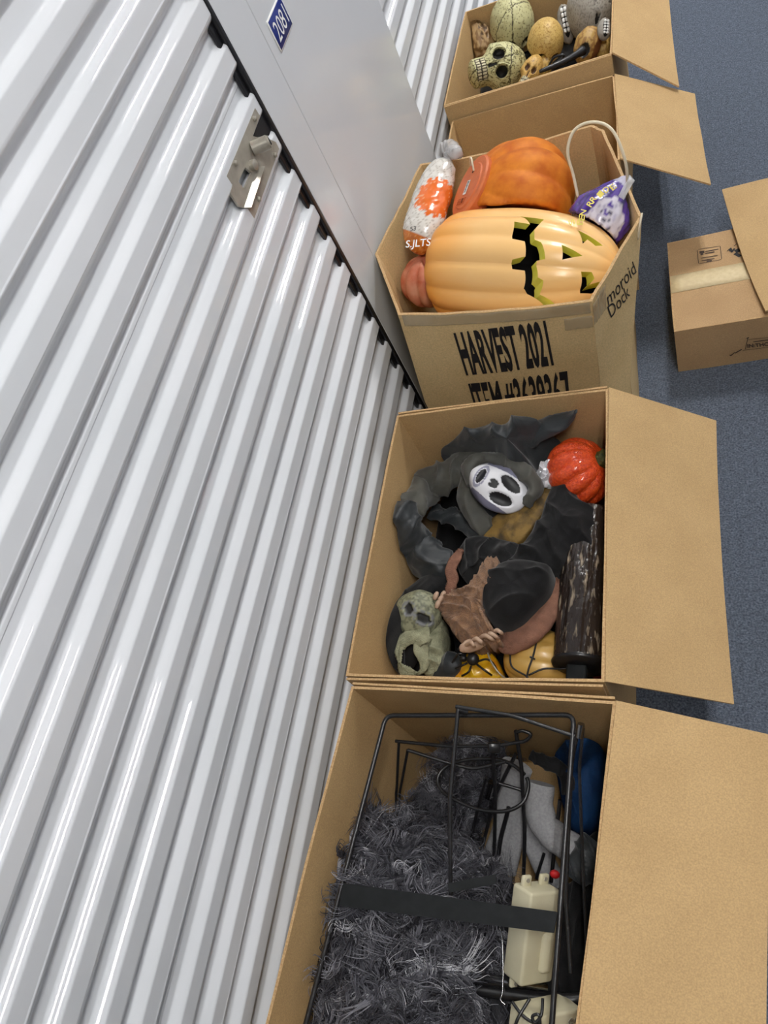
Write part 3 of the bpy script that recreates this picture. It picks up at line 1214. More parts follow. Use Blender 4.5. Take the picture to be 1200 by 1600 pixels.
reaper = thing('hooded_robe', 'crumpled dark grey hooded robe with a white skull mask in the second box', 'costume', at(740, 790, .2))
mound('robe', [(690, 712, .28), (730, 678, .29), (790, 668, .29), (822, 655, .28), (846, 664, .30), (866, 684, .30), (878, 698, .29), (855, 722, .28), (842, 740, .28), (850, 760, .28), (810, 770, .28), (770, 735, .28), (720, 722, .28)], .28, .05, 'slate', reaper, ang=.3, freq=60, amp=.020, seed=2, c=(800, 705, .385), m=40, n=150, drop=.08)
sleeve('sleeve', [(790, 725, .30), (745, 725, .315), (700, 742, .31), (660, 765, .30), (634, 800, .29)], [.03, .036, .040, .042, .040], 'robe', reaper, (.8, 1), n=44, m=120, amp=.007, freq=120, seed=1)
sleeve('sleeve', [(630, 785, .285), (630, 820, .285), (645, 855, .285), (675, 880, .28), (705, 885, .27)], [.034, .044, .050, .048, .04], 'slate', reaper, (.8, 1), n=44, m=120, amp=.006, freq=60, seed=4)
sleeve('sleeve', [(675, 800, .26), (715, 810, .27), (750, 835, .27), (770, 850, .26)], [.02, .022, .024, .02], 'slate', reaper, (.7, 1), n=30, m=70, amp=.005, freq=80, seed=6)
sleeve('sleeve', [(735, 740, .33), (728, 775, .325), (745, 810, .31), (765, 830, .30)], [.018, .022, .024, .018], 'robe', reaper, (.7, 1), n=30, m=70, amp=.004, freq=50, seed=9)
sleeve('pointed_tip', [(815, 690, .30), (845, 672, .32), (872, 662, .33), (890, 652, .34), (902, 640, .35)], [.03, .032, .026, .014, .004], 'slate', reaper, (.6, 1), n=30, m=60, amp=.003, freq=40, seed=13)
# hood rim round the mask
sleeve('hood', [(735, 760, .35), (735, 735, .36), (752, 718, .365), (778, 722, .365), (800, 730, .36), (826, 745, .355), (836, 765, .345), (820, 790, .33)], [.012, .016, .016, .016, .018, .018, .016, .012], 'robe', reaper, (1.1, 1), n=30, m=110, amp=.004, freq=70, seed=11)
mound('hood_lining', [(738, 765), (740, 735), (760, 722), (800, 732), (828, 750), (830, 772), (800, 792), (765, 800), (748, 790)], .31, .03, 'slate', reaper, amp=.004, drop=.06, seed=3)

# mask
mc = at(778, 762, .355)
max_ = frame_of(cdir(.80, .55, .25), cdir(-.15, -.1, 1))


def maskfn(q):
    x, y, z = q
    p = V(q)
    col = lin((226, 226, 230))
    if z < -.1:
        return p, lin((50, 50, 54))
    # cheek hollow + long chin
    p.x *= 1 - .28 * max(0, -y)
    p.z *= .62

    def g(cx, cy, rx, ry, rot=0.):
        dx, dy = x - cx, y - cy
        a, b = dx * cos(rot) + dy * sin(rot), -dx * sin(rot) + dy * cos(rot)
        return (a / rx) ** 2 + (b / ry) ** 2
    for cx, rot in ((-.38, -.35), (.38, .35)):
        e = g(cx, .30, .25, .38, rot)
        if e < 1.5:
            p.z -= .22 * max(0, 1 - e / 1.5)
        if e < 1:
            col = lin((16, 15, 18))
    h1, h2 = g(-.08, -.14, .11, .16, -.35), g(.08, -.14, .11, .16, .35)
    if min(h1, h2) < 1:
        col = lin((14, 13, 15))
        p.z -= .08
    mo = g(0, -.62, .42, .12)
    if mo < 1.3 and z > 0:
        p.z -= .15 * max(0, 1 - mo / 1.3)
        if mo < 1:
            col = lin((28, 27, 32))
    elif mo < 2.4:
        col = lin((150, 150, 168))
    if abs(x) > .72:
        col = lin((120, 120, 140))
    return p, col


mv, mf, mcol = sph(mc, max_, (.050, .068, .036), maskfn, 6)
mk('mask', mv, mf, 'vcmask', reaper, cols=mcol, label='white skull mask with black eyes, nose and mouth')

# orange glitter pumpkin
gc = at(905, 738, .315)
gpv, gpf = lathe(gc, cdir(.62, -.40, .68), pump_prof(.072, .062, .2, 30), 120, 12, .07)
gp = thing('glitter_pumpkin', 'bright red-orange glittery pumpkin with green stem in the second box', 'pumpkin', (gc.x, gc.y, .25))
mk('shell', gpv, gpf, 'glitter', gp)
gax = cdir(.62, -.40, .68)
st = gc + gax * .047
mk('stem', *lathe(st, gax, [(0, .020), (.008, .0185), (.018, .017), (.026, .018), (.028, .006)], 40, 6, .12), 'green', gp)
fc = at(857, 743, .335)


def crump(q):
    return 1 + .35 * N(q, 3.2) + .18 * abs(N(q, 8))


fv, ff, _ = sph(fc, frame_of(cdir(-.2, -1, .2), cdir(-.3, 0, 1)), (.022, .030, .018), crump, 4)
mk('foil_wrapper', fv, ff, 'foil', label='crumpled silver foil beside the red-orange glitter pumpkin', cat='foil', smooth=False)

# black cloth and gold net
witch = thing('black_costume', 'black cloth costume with a gold net panel and brown gauze sleeves in the second box', 'costume', at(820, 850, .2))
mound('gold_panel', [(756, 828, .30), (775, 805, .31), (815, 782, .32), (850, 762, .32), (868, 765, .32), (850, 800, .32), (815, 845, .31), (790, 856, .30), (763, 850, .30)], .31, .012, 'gold', witch, amp=.005, freq=60, drop=.05, seed=5, label='mottled gold-brown net panel')
mound('black_drape', [(860, 768, .325), (872, 755, .33), (892, 757, .33), (905, 780, .33), (932, 800, .32), (943, 845, .31), (944, 880, .30), (900, 892, .30), (860, 897, .31), (820, 902, .32), (790, 890, .32), (816, 853, .325), (843, 815, .325)], .325, .03, 'blackcloth', witch, ang=.9, freq=55, amp=.018, seed=7, drop=.10, n=140, m=36)
mound('black_drape', [(722, 850, .29), (745, 838, .30), (790, 845, .31), (830, 860, .32), (850, 885, .32), (815, 905, .32), (780, 890, .31), (745, 880, .30), (722, 900, .28), (715, 875, .28)], .305, .018, 'blackcloth', witch, ang=.2, freq=75, amp=.016, seed=8, drop=.09)
mound('black_hood', [(752, 930, .33), (766, 895, .34), (800, 878, .345), (840, 880, .345), (862, 890, .335), (858, 925, .33), (835, 955, .325), (812, 978, .32), (790, 985, .315), (764, 968, .32)], .33, .05, 'blackcloth', witch, ang=1.3, freq=34, amp=.013, seed=12, drop=.14, label='rounded black hood')
sleeve('gauze_strip', [(722, 858, .30), (712, 872, .315), (703, 890, .315), (707, 912, .31), (700, 930, .30)], [.008, .013, .013, .012, .010], 'pinkgauze', witch, (.5, 1), n=20, m=60, amp=.004, freq=50, seed=2)
mound('gauze_drape', [(764, 868, .36), (784, 890, .37), (762, 900, .365), (752, 935, .36), (752, 960, .35), (764, 985, .345), (782, 1000, .33), (760, 1006, .33), (736, 975, .335), (724, 945, .34), (722, 925, .345), (742, 900, .355)], .35, .004, 'gauze', witch, ang=.5, freq=110, amp=.007, seed=14, drop=.09, ragged=.009, c=(741, 935, .355), n=150, shrink=.8)
mound('gauze_drape', [(690, 935, .32), (712, 922, .33), (735, 918, .335), (752, 945, .335), (762, 985, .33), (755, 1005, .32), (735, 1010, .31), (715, 995, .31), (702, 975, .31), (688, 955, .31)], .318, .02, 'gauze', witch, ang=1.2, freq=120, amp=.012, seed=15, drop=.10, ragged=.010, n=150)
sleeve('gauze_wrap', [(868, 905, .29), (864, 935, .30), (850, 965, .305), (825, 990, .30), (796, 1005, .295), (776, 1000, .29)], [.012, .020, .026, .028, .024, .010], 'pinkgauze', witch, (.6, 1), n=34, m=110, amp=.004, freq=30, seed=16)

# small skeletal hand lying on the gauze
hand = thing('skeleton_hand', 'small pale bony hand resting below the brown gauze in the second box', 'hand', at(745, 1008, .3))
pp = at(728, 1013, .325)
hv, hf, _ = sph(at(740, 1007, .318), frame_of(cdir(1, -.35, 0), cdir(0, 0, 1)), (.014, .030, .010), lambda q: 1 + .12 * N(q, 3), 3)
mk('palm', hv, hf, 'bone', hand)
for tipx, tipy, kx, ky in ((742, 1011, 735, 1004), (755, 1006, 744, 998), (773, 1001, 757, 993), (780, 998, 766, 990), (786, 991, 776, 985)):
    base_ = at(kx - 9, ky + 6, .322)
    mk('finger', *tube(catmull([base_, at(kx, ky, .342), at((tipx + kx) / 2 + 1, (tipy + ky) / 2, .345), at(tipx, tipy, .325)], 14), [.0045, .0045, .0042, .004, .0044, .0046, .004, .0036, .0038, .004, .0036, .0032, .003, .0022], 10), 'bone', hand)
h2 = thing('skeleton_hand', 'tiny pale bony knuckles poking out beside the green gauze face', 'hand', at(687, 938, .3))
for px_, py_ in ((681, 931), (688, 937), (684, 944), (692, 930)):
    v_, f_2, _ = sph(at(px_, py_, .335), frame_of(cdir(.4, -1, 0), cdir(0, 0, 1)), (.0055, .010, .0055), lambda q: 1 + .2 * N(q, 3), 2)
    mk('knuckle', v_, f_2, 'bone', h2)

# ghoul head wrapped in green gauze
ghoul = thing('ghoul_head', 'grey-green gauze-wrapped ghoul head with dark eye holes at the lower left of the second box', 'head', at(648, 985, .2))
mound('black_shroud', [(604, 1010), (610, 965), (628, 932), (660, 903), (690, 893), (705, 905), (690, 930), (660, 960), (640, 1000), (632, 1045), (618, 1048)], .27, .03, 'blackcloth', ghoul, freq=50, amp=.008, drop=.08, seed=21)
ghc = at(652, 962, .305)
gfr = frame_of(cdir(.45, -.85, .2), cdir(-.15, -.05, 1))


def ghfn(q):
    x, y, z = q
    p = V(q) * (1 + .05 * N(q, 3))
    col = lin((142, 144, 118)) if N(q, 7) > -.1 else lin((112, 114, 92))
    if N(q, 24) > .35:
        col = lin((90, 92, 76))
    for cx, cy, rx, ry in ((.30, .20, .32, .19), (-.42, .22, .20, .18)):
        e = ((x - cx) / rx) ** 2 + ((y - cy) / ry) ** 2
        if z > 0 and e < 1 + .5 * N(q, 6):
            col = lin((20, 20, 20))
            p.z -= .18
        elif z > 0 and e < 2.6 and N(q, 9) > -.1:
            col = lin((120, 122, 124))
    p.x *= 1 - .15 * max(0, -y)
    return p, col


gv, gf, gcl = sph(ghc, gfr, (.050, .056, .036), ghfn, 5)
mk('face', gv, gf, 'vc', ghoul, cols=gcl)
sleeve('gauze_loop', [(672, 992, .31), (640, 996, .315), (624, 1012, .31), (624, 1036, .30), (638, 1052, .29), (656, 1050, .29), (660, 1030, .30), (656, 1008, .305), (670, 992, .30)], [.010, .012, .008, .007, .010, .007, .012, .013, .010], 'greengauze', ghoul, (.4, 1.1), n=26, m=140, amp=.006, freq=60, seed=5)
mound('gauze_wrap', [(672, 965), (690, 965), (694, 1000), (696, 1030), (685, 1050), (662, 1052), (655, 1025), (660, 995)], .275, .02, 'greengauze', ghoul, ang=.8, freq=90, amp=.009, seed=23, ragged=.004, drop=.08)
mk('jaw_hole_shade', *sph(at(641, 1024, .272), frame_of(cdir(.25, -1, .1), cdir(0, 0, 1)), (.018, .036, .010), None, 4)[:2], 'dark', ghoul)  # solid near-black body stands in for the shade inside the open jaw
mound('shiny_cloth', [(676, 1045), (690, 1025), (712, 1020), (722, 1035), (715, 1052), (680, 1062)], .265, .02, 'slate', None, freq=80, amp=.010, drop=.06, seed=25, label='shiny dark grey cloth scrap beside the ghoul head', cat='cloth')

# spider with ball body, yellow pack, squash
yb = at(745, 1043, .255)
mound('yellow_pack', [(712, 1040), (730, 1022), (765, 1020), (778, 1035), (782, 1062), (740, 1066), (712, 1060)], .25, .02, 'yellow', None, freq=60, amp=.010, drop=.08, seed=26, label='shiny yellow foil pack under the black spider', cat='pack')
spd = thing('toy_spider', 'glossy black ball-bodied spider sitting on the yellow pack', 'spider', at(737, 1030, .29))
bk = MT['rubber']
mk('abdomen', *sph(at(739, 1030, .302), frame_of(V((0, 0, 1)), V((0, 1, 0))), (.0125, .0125, .0125), None, 4)[:2], bk, spd)
mk('head', *sph(at(724, 1029, .297), frame_of(V((0, 0, 1)), V((0, 1, 0))), (.008, .008, .007), None, 3)[:2], bk, spd)
for path in ([(748, 1033, .30), (760, 1030, .305), (770, 1036, .30), (778, 1050, .28)], [(730, 1036, .298), (722, 1040, .30), (712, 1044, .28)], [(728, 1024, .298), (716, 1022, .305), (706, 1036, .28)],
             [(745, 1038, .298), (758, 1048, .302), (768, 1055, .285)], [(733, 1022, .30), (728, 1012, .303), (716, 1014, .29)], [(736, 1041, .297), (732, 1050, .30), (722, 1056, .28)]):
    mk('leg', *tube(catmull([at(*p) for p in path], 14), .0022, 8), bk, spd)
sq = thing('stitched_gourd', 'pale yellow gourd with black stitched lines at the bottom right of the second box', 'gourd', at(845, 1030, .2))
sqc = at(845, 1032, .225)
sv, sf = lathe(sqc, cdir(.9, .1, .35), pump_prof(.062, .075, .1, 30), 100, 8, .05)
mk('body', sv, sf, 'squash', sq)
for path in ([(797, 1020), (800, 1042), (822, 1056), (826, 1062)], [(838, 1004), (833, 1025), (826, 1045), (823, 1060)], [(826, 1055), (850, 1045), (880, 1045), (905, 1038)], [(828, 1026), (836, 1030)]):
    mk('stitch', *tube(catmull([at(x, y, .292) for x, y in path], 14), .0019, 6), bk, sq)
mk('hook_wire', *tube(catmull([at(762, 1020, .30), at(768, 1035, .305), at(780, 1052, .30), at(792, 1062, .28)], 16), .0017, 8), 'steel', label='thin silver wire between the yellow pack and the gourd', cat='wire')

# bark torch
tor = thing('bark_tube', 'dark glossy bark-textured tube with a black handle along the right side of the second box', 'prop', at(910, 960, .2))
t0, t1 = at(922, 806, .285), at(906, 1036, .300)
tax = (t1 - t0).normalized()
TL = (t1 - t0).length
e1_ = (V((0, 0, 1)) - tax * tax.z).normalized()
e2_ = tax.cross(e1_)
vs, fs = [], []
nr_, nt_ = 120, 110
for i in range(nr_ + 1):
    s = i / nr_
    for k_ in range(nt_):
        a = 2 * pi * k_ / nt_
        r = .0475 * (1 + .03 * s)
        r *= 1 + .06 * abs(N((cos(a) * 4, sin(a) * 4, s * 3))) + .05 * abs(N((cos(a) * 11, sin(a) * 11, s * 5 + 3))) + .02 * N((cos(a) * 20, sin(a) * 20, s * 40))
        vs.append(t0 + tax * s * TL + (e1_ * cos(a) + e2_ * sin(a)) * r)
fs = [(i * nt_ + k_, i * nt_ + (k_ + 1) % nt_, (i + 1) * nt_ + (k_ + 1) % nt_, (i + 1) * nt_ + k_) for i in range(nr_) for k_ in range(nt_)]
fs += [tuple(reversed(range(nt_))), tuple(nr_ * nt_ + k_ for k_ in range(nt_))]
barkm = M('bark_skin', (40, 32, 28), (150, 136, 116), 120, .22, 1, 90, band=(.55, .70), bdist=.004, coat=.35, stretch=(1, .2, 1))
mk('bark', vs, fs, barkm, tor)
mk('collar', *lathe(t1 - tax * .004, tax, [(0, .049), (.006, .052), (.012, .049), (.013, .02)], 60, wob=.03), 'rubber', tor)
hv_ = rbox(t1 + tax * .02 + e2_ * .004, tax, e1_, e2_, .05, .026, .036, .004, 2)
mk('handle', *hv_, 'flat', tor, label='square black handle')
mk('red_scrap', *sph(at(938, 1052, .23), frame_of(V((0, 0, 1)), V((0, 1, 0))), (.016, .02, .012), lambda q: 1 + .3 * N(q, 3), 3)[:2], M('dark_red', (120, 22, 24), None, rough=.6), label='dark red scrap in the near right corner of the second box', cat='scrap')


clamp_in(first_made, r2, H)
# ================================================================== NEAREST BOX CONTENTS
INSIDE[:] = [-.655, .368]
first_made = len(COL.objects)
def strands(name, src, n_clump, per, length, mat, parent, seed=0, comb=None, rad=.0006, zmin=-9, spread=.006, curl=.004, up=.35):
    """curly locks of fur rooted on the mesh of src"""
    rng = np.random.default_rng(seed)
    me = src.data
    org = ORG[src.name]
    me.calc_loop_triangles()
    co = np.array([v.co[:] for v in me.vertices]) + np.array(org)
    tri = np.array([t.vertices[:] for t in me.loop_triangles])
    A, B, C = co[tri[:, 0]], co[tri[:, 1]], co[tri[:, 2]]
    nn = np.cross(B - A, C - A)
    ar = np.linalg.norm(nn, axis=1)
    nn = nn / (ar[:, None] + 1e-12)
    ok = (nn[:, 2] > -.15) & (A[:, 2] > zmin)
    w_ = ar * ok
    pick = rng.choice(len(tri), n_clump, p=w_ / w_.sum())
    K = 15
    P, Rr, SH = [], [], []
    for ti in pick:
        r1_, r2_ = sorted(rng.random(2))
        root = A[ti] * r1_ + B[ti] * (r2_ - r1_) + C[ti] * (1 - r2_)
        nrm = nn[ti]
        fa = 6.0 * noise.noise(V((root[0] * 9, root[1] * 9, seed * 3.3))) + rng.normal() * .55
        d = np.array([cos(fa), sin(fa), 0])
        if comb is not None:
            d = d * .8 + np.array(comb)
        d = d - nrm * d.dot(nrm)
        d /= np.linalg.norm(d) + 1e-9
        side = np.cross(nrm, d)
        L = length * (.6 + .8 * rng.random())
        ph = rng.random() * 6.3
        fr = .9 + 1.5 * rng.random()
        am = curl * (.5 + rng.random())
        bend = rng.normal() * 1.6
        wild = rng.random() < .12
        tone = .50 + .34 * noise.noise(V((root[0] * 22, root[1] * 22, seed))) + rng.normal() * .20
        for _ in range(per):
            o = (side * rng.normal() + d * rng.normal()) * spread
            ll = L * (.75 + .5 * rng.random())
            t = np.linspace(0, 1, K)[:, None]
            p2 = ph + rng.normal() * .3
            b2 = bend + rng.normal() * .25
            # the lock turns as it goes: an arc in the plane of the hide plus a corkscrew
            th = b2 * 1.5 * t
            arc_d = np.where(np.abs(th) < 1e-3, t, np.sin(th) / np.where(np.abs(th) < 1e-3, 1, th) * t)
            arc_s = np.where(np.abs(th) < 1e-3, 0, (1 - np.cos(th)) / np.where(np.abs(th) < 1e-3, 1, th) * t)
            lift = up * ll * (t - .85 * t ** 2) * (1.8 if wild else 1) + .006 * t
            path = root + o * (1 - .8 * t) + nrm * lift + d * (ll * arc_d) + side * (ll * arc_s)
            env = np.minimum(1, t * 3)
            path = path + side * (am * np.sin(2 * pi * fr * t + p2) * env) + nrm * (am * .8 * np.cos(2 * pi * fr * t + p2) * env + am * .8 * env)
            P.append(path)
            SH.append(min(max(tone + rng.normal() * .10, 0), 1))
            Rr.append(rad * (1 - .7 * t[:, 0]) * (.7 + .7 * rng.random()))
    n = len(P)
    P = np.array(P, dtype=np.float32).reshape(-1, 3) - np.array(ORG[parent.name], dtype=np.float32)
    Rr = np.array(Rr, dtype=np.float32).ravel()
    cv = bpy.data.hair_curves.new(name)
    cv.add_curves([K] * n)
    cv.points.foreach_set('position', P.ravel())
    cv.points.foreach_set('radius', Rr)
    sa = cv.attributes.new('shade', 'FLOAT', 'CURVE')
    sa.data.foreach_set('value', np.array(SH, dtype=np.float32))
    cv.materials.append(MT[mat])
    o = bpy.data.objects.new(name, cv)
    COL.objects.link(o)
    o.parent = parent
    ORG[o.name] = ORG[parent.name]
    o['kind'] = 'stuff'
    return o


fur = thing('fur_costume', 'shaggy charcoal-grey fur costume filling the left of the nearest box', 'costume', at(620, 1450, .05))
fb = mound('hide', [(560, 1312), (580, 1298), (620, 1300), (672, 1318), (712, 1345), (732, 1380), (740, 1430), (738, 1500), (735, 1580), (735, 1700), (600, 1760), (515, 1700), (525, 1560), (535, 1480), (542, 1400), (548, 1345)], .245, .07, 'furbase', fur, freq=24, amp=.03, seed=31, base=.012, c=(625, 1500, .25), m=44, n=130)
strands('fur', fb, 2600, 10, .072, 'fur', fur, 3, zmin=.10, curl=.0085, rad=.00105, spread=.0022)
fb2 = mound('hide', [(650, 1255, .12), (690, 1222, .14), (700, 1185, .16), (735, 1170, .17), (768, 1180, .16), (770, 1210, .14), (735, 1260, .12), (722, 1300, .10), (690, 1320, .10), (655, 1300, .10)], .12, .05, 'furbase', fur, freq=30, amp=.02, seed=33, base=.012, c=(705, 1245, .13))
strands('fur', fb2, 520, 12, .055, 'fur', fur, 5, zmin=.05, rad=.0005, curl=.007, spread=.004)
mound('black_lining', [(735, 1375, .2), (780, 1385, .2), (790, 1420, .2), (795, 1560, .2), (790, 1700, .2), (735, 1700, .2)], .2, .03, 'furbase', fur, freq=50, amp=.02, seed=35, base=.012)
fb3 = [o for o in COL.objects if o.name.startswith('black_lining')][0]
strands('fur', fb3, 330, 10, .06, 'fur', fur, 8, zmin=.12, rad=.0005, curl=.005)
for o in COL.objects:
    if o.name.startswith('fur') and o.type == 'CURVES':
        o['kind'] = 'stuff'


def rodset(root, rods, r=.0034, n=10):
    for pts in rods:
        rr = r
        if isinstance(pts[-1], float):
            rr = pts[-1]
            pts = pts[:-1]
        path = rounded([at(*p) for p in pts], .016, 5)
        mk('rod', *tube(path, rr, n), 'wire', root, sharp=50)


fr1 = thing('wire_frame', 'large black rectangular wire stand frame with a flat cross bar over the grey fur', 'frame', at(720, 1400, .3))
rodset(fr1, [[(476, 1606, .385), (603, 1118, .425), (897, 1117, .425), (862, 1606, .385), .0042]])
A0, A1 = at(537, 1380, .408), at(872, 1425, .408)
dn = at(866, 1464, .408) - at(866, 1432, .408)
cb = slab(bil(A0 + V((0, 0, .001)), A1 + V((0, 0, .001)), A1 + (at(866, 1458, .408) - A1), A0 + (at(531, 1416, .408) - A0), 0, 0), 8, 3, .003, 0)
mk('cross_bar', cb[0], cb[1], 'flat', fr1, smooth=False, label='flat black steel cross bar')
fr2 = thing('wire_frame', 'bent black wire stand leaning over the frame, its tip highest near the far panel', 'frame', at(760, 1250, .2))
rodset(fr2, [[(716, 1106, .452), (703, 1250, .40), (704, 1398, .34), .0036], [(712, 1104, .455), (800, 1118, .445), (900, 1151, .43), .0034], [(716, 1108, .450), (730, 1112, .440), .006],
             [(905, 1133, .455), (893, 1190, .40), (884, 1400, .33), (892, 1520, .30), .0032], [(911, 1138, .45), (905, 1200, .40), (912, 1390, .30), (918, 1520, .25), .0026]])
mk('chrome_sleeve', *tube([at(908, 1131, .46), at(905, 1152, .445)], .0058, 12), 'chrome', fr2, sharp=40, label='chrome end sleeve')
fr3 = thing('wire_frame', 'thin black wire legs with a ring, standing deep in the nearest box', 'frame', at(760, 1250, .05))
rodset(fr3, [[(618, 1158, .33), (700, 1166, .33), (770, 1166, .33), (822, 1158, .335), (832, 1147, .34), (815, 1141, .345), (806, 1145, .35), .0032],
             [(623, 1160, .33), (620, 1230, .22), (612, 1290, .14), .0028], [(637, 1172, .30), (626, 1230, .2), (614, 1290, .12), .0028], [(637, 1172, .30), (700, 1192, .28), (740, 1202, .27), (790, 1190, .27), .0034],
             [(806, 1142, .35), (815, 1200, .28), (820, 1300, .18), (818, 1378, .10), .0036], [(769, 1162, .33), (774, 1240, .24), (772, 1360, .10), .0034], [(760, 1215, .25), (745, 1270, .15), (731, 1328, .06), .0032],
             [(806, 1178, .25), (775, 1240, .18), (752, 1330, .08), (745, 1380, .05), .0036], [(795, 1262, .2), (782, 1310, .14), (775, 1370, .08), .0042], [(780, 1224, .25), (820, 1236, .24), .0032], [(850, 1334, .14), (838, 1372, .1), .003],
             [(875, 1250, .2), (866, 1330, .16), (861, 1378, .13), .0036]])
ring = [(823, 1215), (822, 1245), (806, 1262), (780, 1268), (745, 1264), (712, 1250), (690, 1235), (684, 1215), (700, 1196), (740, 1186), (790, 1190)]
mk('ring', *tube(catmull([at(x, y, .255) for x, y in ring], 70, True), .0036, 8, cap=False), 'wire', fr3)
mk('clamp', *rbox(at(772, 1168, .333), cdir(1, 0, 0), cdir(0, 1, 0), cdir(0, 0, 1), .022, .018, .012, .002, 1), 'wire', fr3)
mk('sleeve_joint', *tube([at(768, 1222, .25), at(762, 1246, .22)], .0062, 10), 'chrome', fr3, sharp=40, label='short chrome rod joint')
mk('bracket', *slab(bil(at(700, 1380, .37), at(775, 1366, .365), at(776, 1381, .363), at(702, 1395, .368), 0, 0), 6, 2, .003, 0)[:2], 'flat', fr3, smooth=False, label='short flat black bracket')

# grey foam pieces
foam_t = thing('foam_tube', 'grey foam tube split into two legs, upright piece left of the elbow piece', 'foam', at(800, 1290, .02))
mk('foam_piece', *tube(catmull([at(808, 1196, .20), at(800, 1235, .16), at(785, 1300, .11), at(762, 1350, .06)], 24), [.032 - .0006 * i for i in range(24)], 20, flat=(.55, 1)), 'foam', foam_t, sharp=50)
mk('foam_piece', *tube(catmull([at(815, 1240, .16), at(806, 1290, .12), at(790, 1360, .06)], 20), .022, 18, flat=(.55, 1)), 'foam', foam_t, sharp=50)
foam2 = thing('foam_tube', 'bent grey foam elbow tube at the middle right of the nearest box', 'foam', at(860, 1290, .02))
mk('foam_piece', *tube(catmull([at(845, 1224, .20), at(842, 1250, .19), at(848, 1284, .18), at(866, 1306, .18), at(888, 1322, .175), at(905, 1333, .17)], 34), [.026 + .002 * abs(sin(i * .4)) for i in range(34)], 26, flat=(.8, 1)), 'foam', foam2, sharp=50)
mk('foam_piece', *tube(catmull([at(826, 1270, .12), at(838, 1320, .10), at(855, 1360, .09), at(872, 1390, .08)], 24), .024, 20, flat=(.6, 1)), 'foam', foam2, sharp=50)

# blue cloth, black bits
mound('blue_cloth', [(868, 1185, .16), (885, 1160, .17), (920, 1155, .17), (945, 1180, .17), (945, 1260, .15), (925, 1300, .14), (895, 1300, .14), (880, 1260, .14), (872, 1220, .15)], .155, .05, 'bluecloth', freq=60, amp=.02, base=.012, seed=41, c=(908, 1220, .16), label='crumpled dark blue cloth in the far right corner of the nearest box', cat='cloth')
sleeve('black_strap', [(828, 1180, .22), (855, 1192, .225), (880, 1205, .22), (890, 1240, .20)], [.010, .014, .014, .012], 'blackcloth', None, (.5, 1), amp=.002, seed=4, label='black strap crossing in front of the blue cloth', cat='strap')
mound('black_garment', [(905, 1330, .14), (935, 1300, .15), (940, 1380, .15), (930, 1500, .15), (925, 1640, .15), (800, 1640, .15), (795, 1545, .15), (800, 1470, .14), (868, 1440, .14), (872, 1390, .13), (895, 1375, .13)], .14, .015, 'blackcloth', freq=40, amp=.014, base=.012, seed=43, c=(880, 1500, .14), label='black garment lying under the ivory control boxes', cat='cloth')
sleeve('black_pouch', [(900, 1375, .18), (915, 1345, .19), (935, 1318, .19)], [.02, .03, .03], 'slate', None, (.7, 1), amp=.004, seed=6, label='dark shiny pouch at the right wall of the nearest box', cat='pouch')
mk('red_ball', *sph(at(867, 1366, .26), frame_of(V((0, 0, 1)), V((0, 1, 0))), (.0085, .0085, .007), lambda q: 1 + .12 * N(q, 4), 3)[:2], 'red', label='small red ball tip beside the upper ivory control box', cat='ball')


# ivory control boxes
def control_box(label, cen, ax, ay, az, sx, sy, sz, extras=True):
    t = thing('control_box', label, 'control box', V(cen) - az * sz * .5)
    mk('housing', *rbox(cen, ax, ay, az, sx, sy, sz, .005, 3), 'ivory', t, sharp=45)
    if extras:
        mk('cover_hump', *rbox(V(cen) + az * sz * .5 + ax * sx * .18 - ay * sy * .16, ax, ay, az, sx * .38, sy * .44, sz * .35, .009, 4), 'ivory', t, sharp=60)
    for s, q in () if extras is None else ((1, -.28), (1, .28), (-1, -.28), (-1, .28)):
        p = V(cen) + ay * (s * (sy * .5 + .006)) + ax * q * sx - az * sz * .18
        lug = mk('mounting_lug', *rbox(p, ax, ay, az, .018, .020, .008, .003, 2), 'ivory', t, sharp=50)
        mk('screw', *tube([p + az * .003 + ay * s * .003, p + az * .0058 + ay * s * .003], .0035, 10), 'steel', lug, sharp=40)
    return t


ax_ = cdir(.86, .16, -.48)
ay_ = cdir(-.10, -1, .05)
az_ = ax_.cross(ay_).normalized()
ay_ = az_.cross(ax_).normalized()
c1_ = at(832, 1456, .305)
control_box('ivory plastic control box behind the flat cross bar of the wire frame', c1_, ax_, ay_, az_, .066, .142, .046)
c2_ = at(848, 1628, .275)
control_box('second ivory plastic control box at the bottom edge, with sockets and tangled black cord', c2_, ax_, ay_, az_, .105, .110, .05, None)
cb2 = [o for o in COL.objects if o.name == 'control_box.001'][0]
for dx in (.030, .042):
    p = c2_ + ax_ * (dx - .002) + ay_ * .040 + az_ * .025
    mk('socket', *lathe(p, az_, [(0, .005), (.0015, .005), (.0015, .003), (-.001, .003), (-.001, .0005)], 18), 'steel', cb2, sharp=40)
cord = thing('tangled_wire', 'tangled thin black cord lying over the lower ivory control box', 'cord', at(830, 1580, .3))
for path in ([(800, 1565, .345), (820, 1590, .347), (850, 1605, .347)], [(828, 1560, .345), (810, 1590, .349), (802, 1612, .345)], [(848, 1560, .345), (846, 1585, .350), (836, 1598, .350), (832, 1588, .352), (842, 1586, .352), (844, 1604, .347)]):
    mk('strand', *tube(catmull([at(*p) for p in path], 24), .0024, 8), 'wire', cord)
bent = thing('silver_wire', 'thin bent silver wire beside the left edge of the upper ivory control box', 'wire', at(783, 1500, .2))
mk('strand', *tube(catmull([at(780, 1450, .31), at(784, 1462, .31), at(786, 1510, .31), at(785, 1550, .31), at(782, 1562, .312), at(790, 1570, .31)], 30), .0014, 8), 'chrome', bent)
axle = thing('axle_rod', 'dark metal axle lying across below the upper ivory control box', 'rod', at(810, 1530, .2))
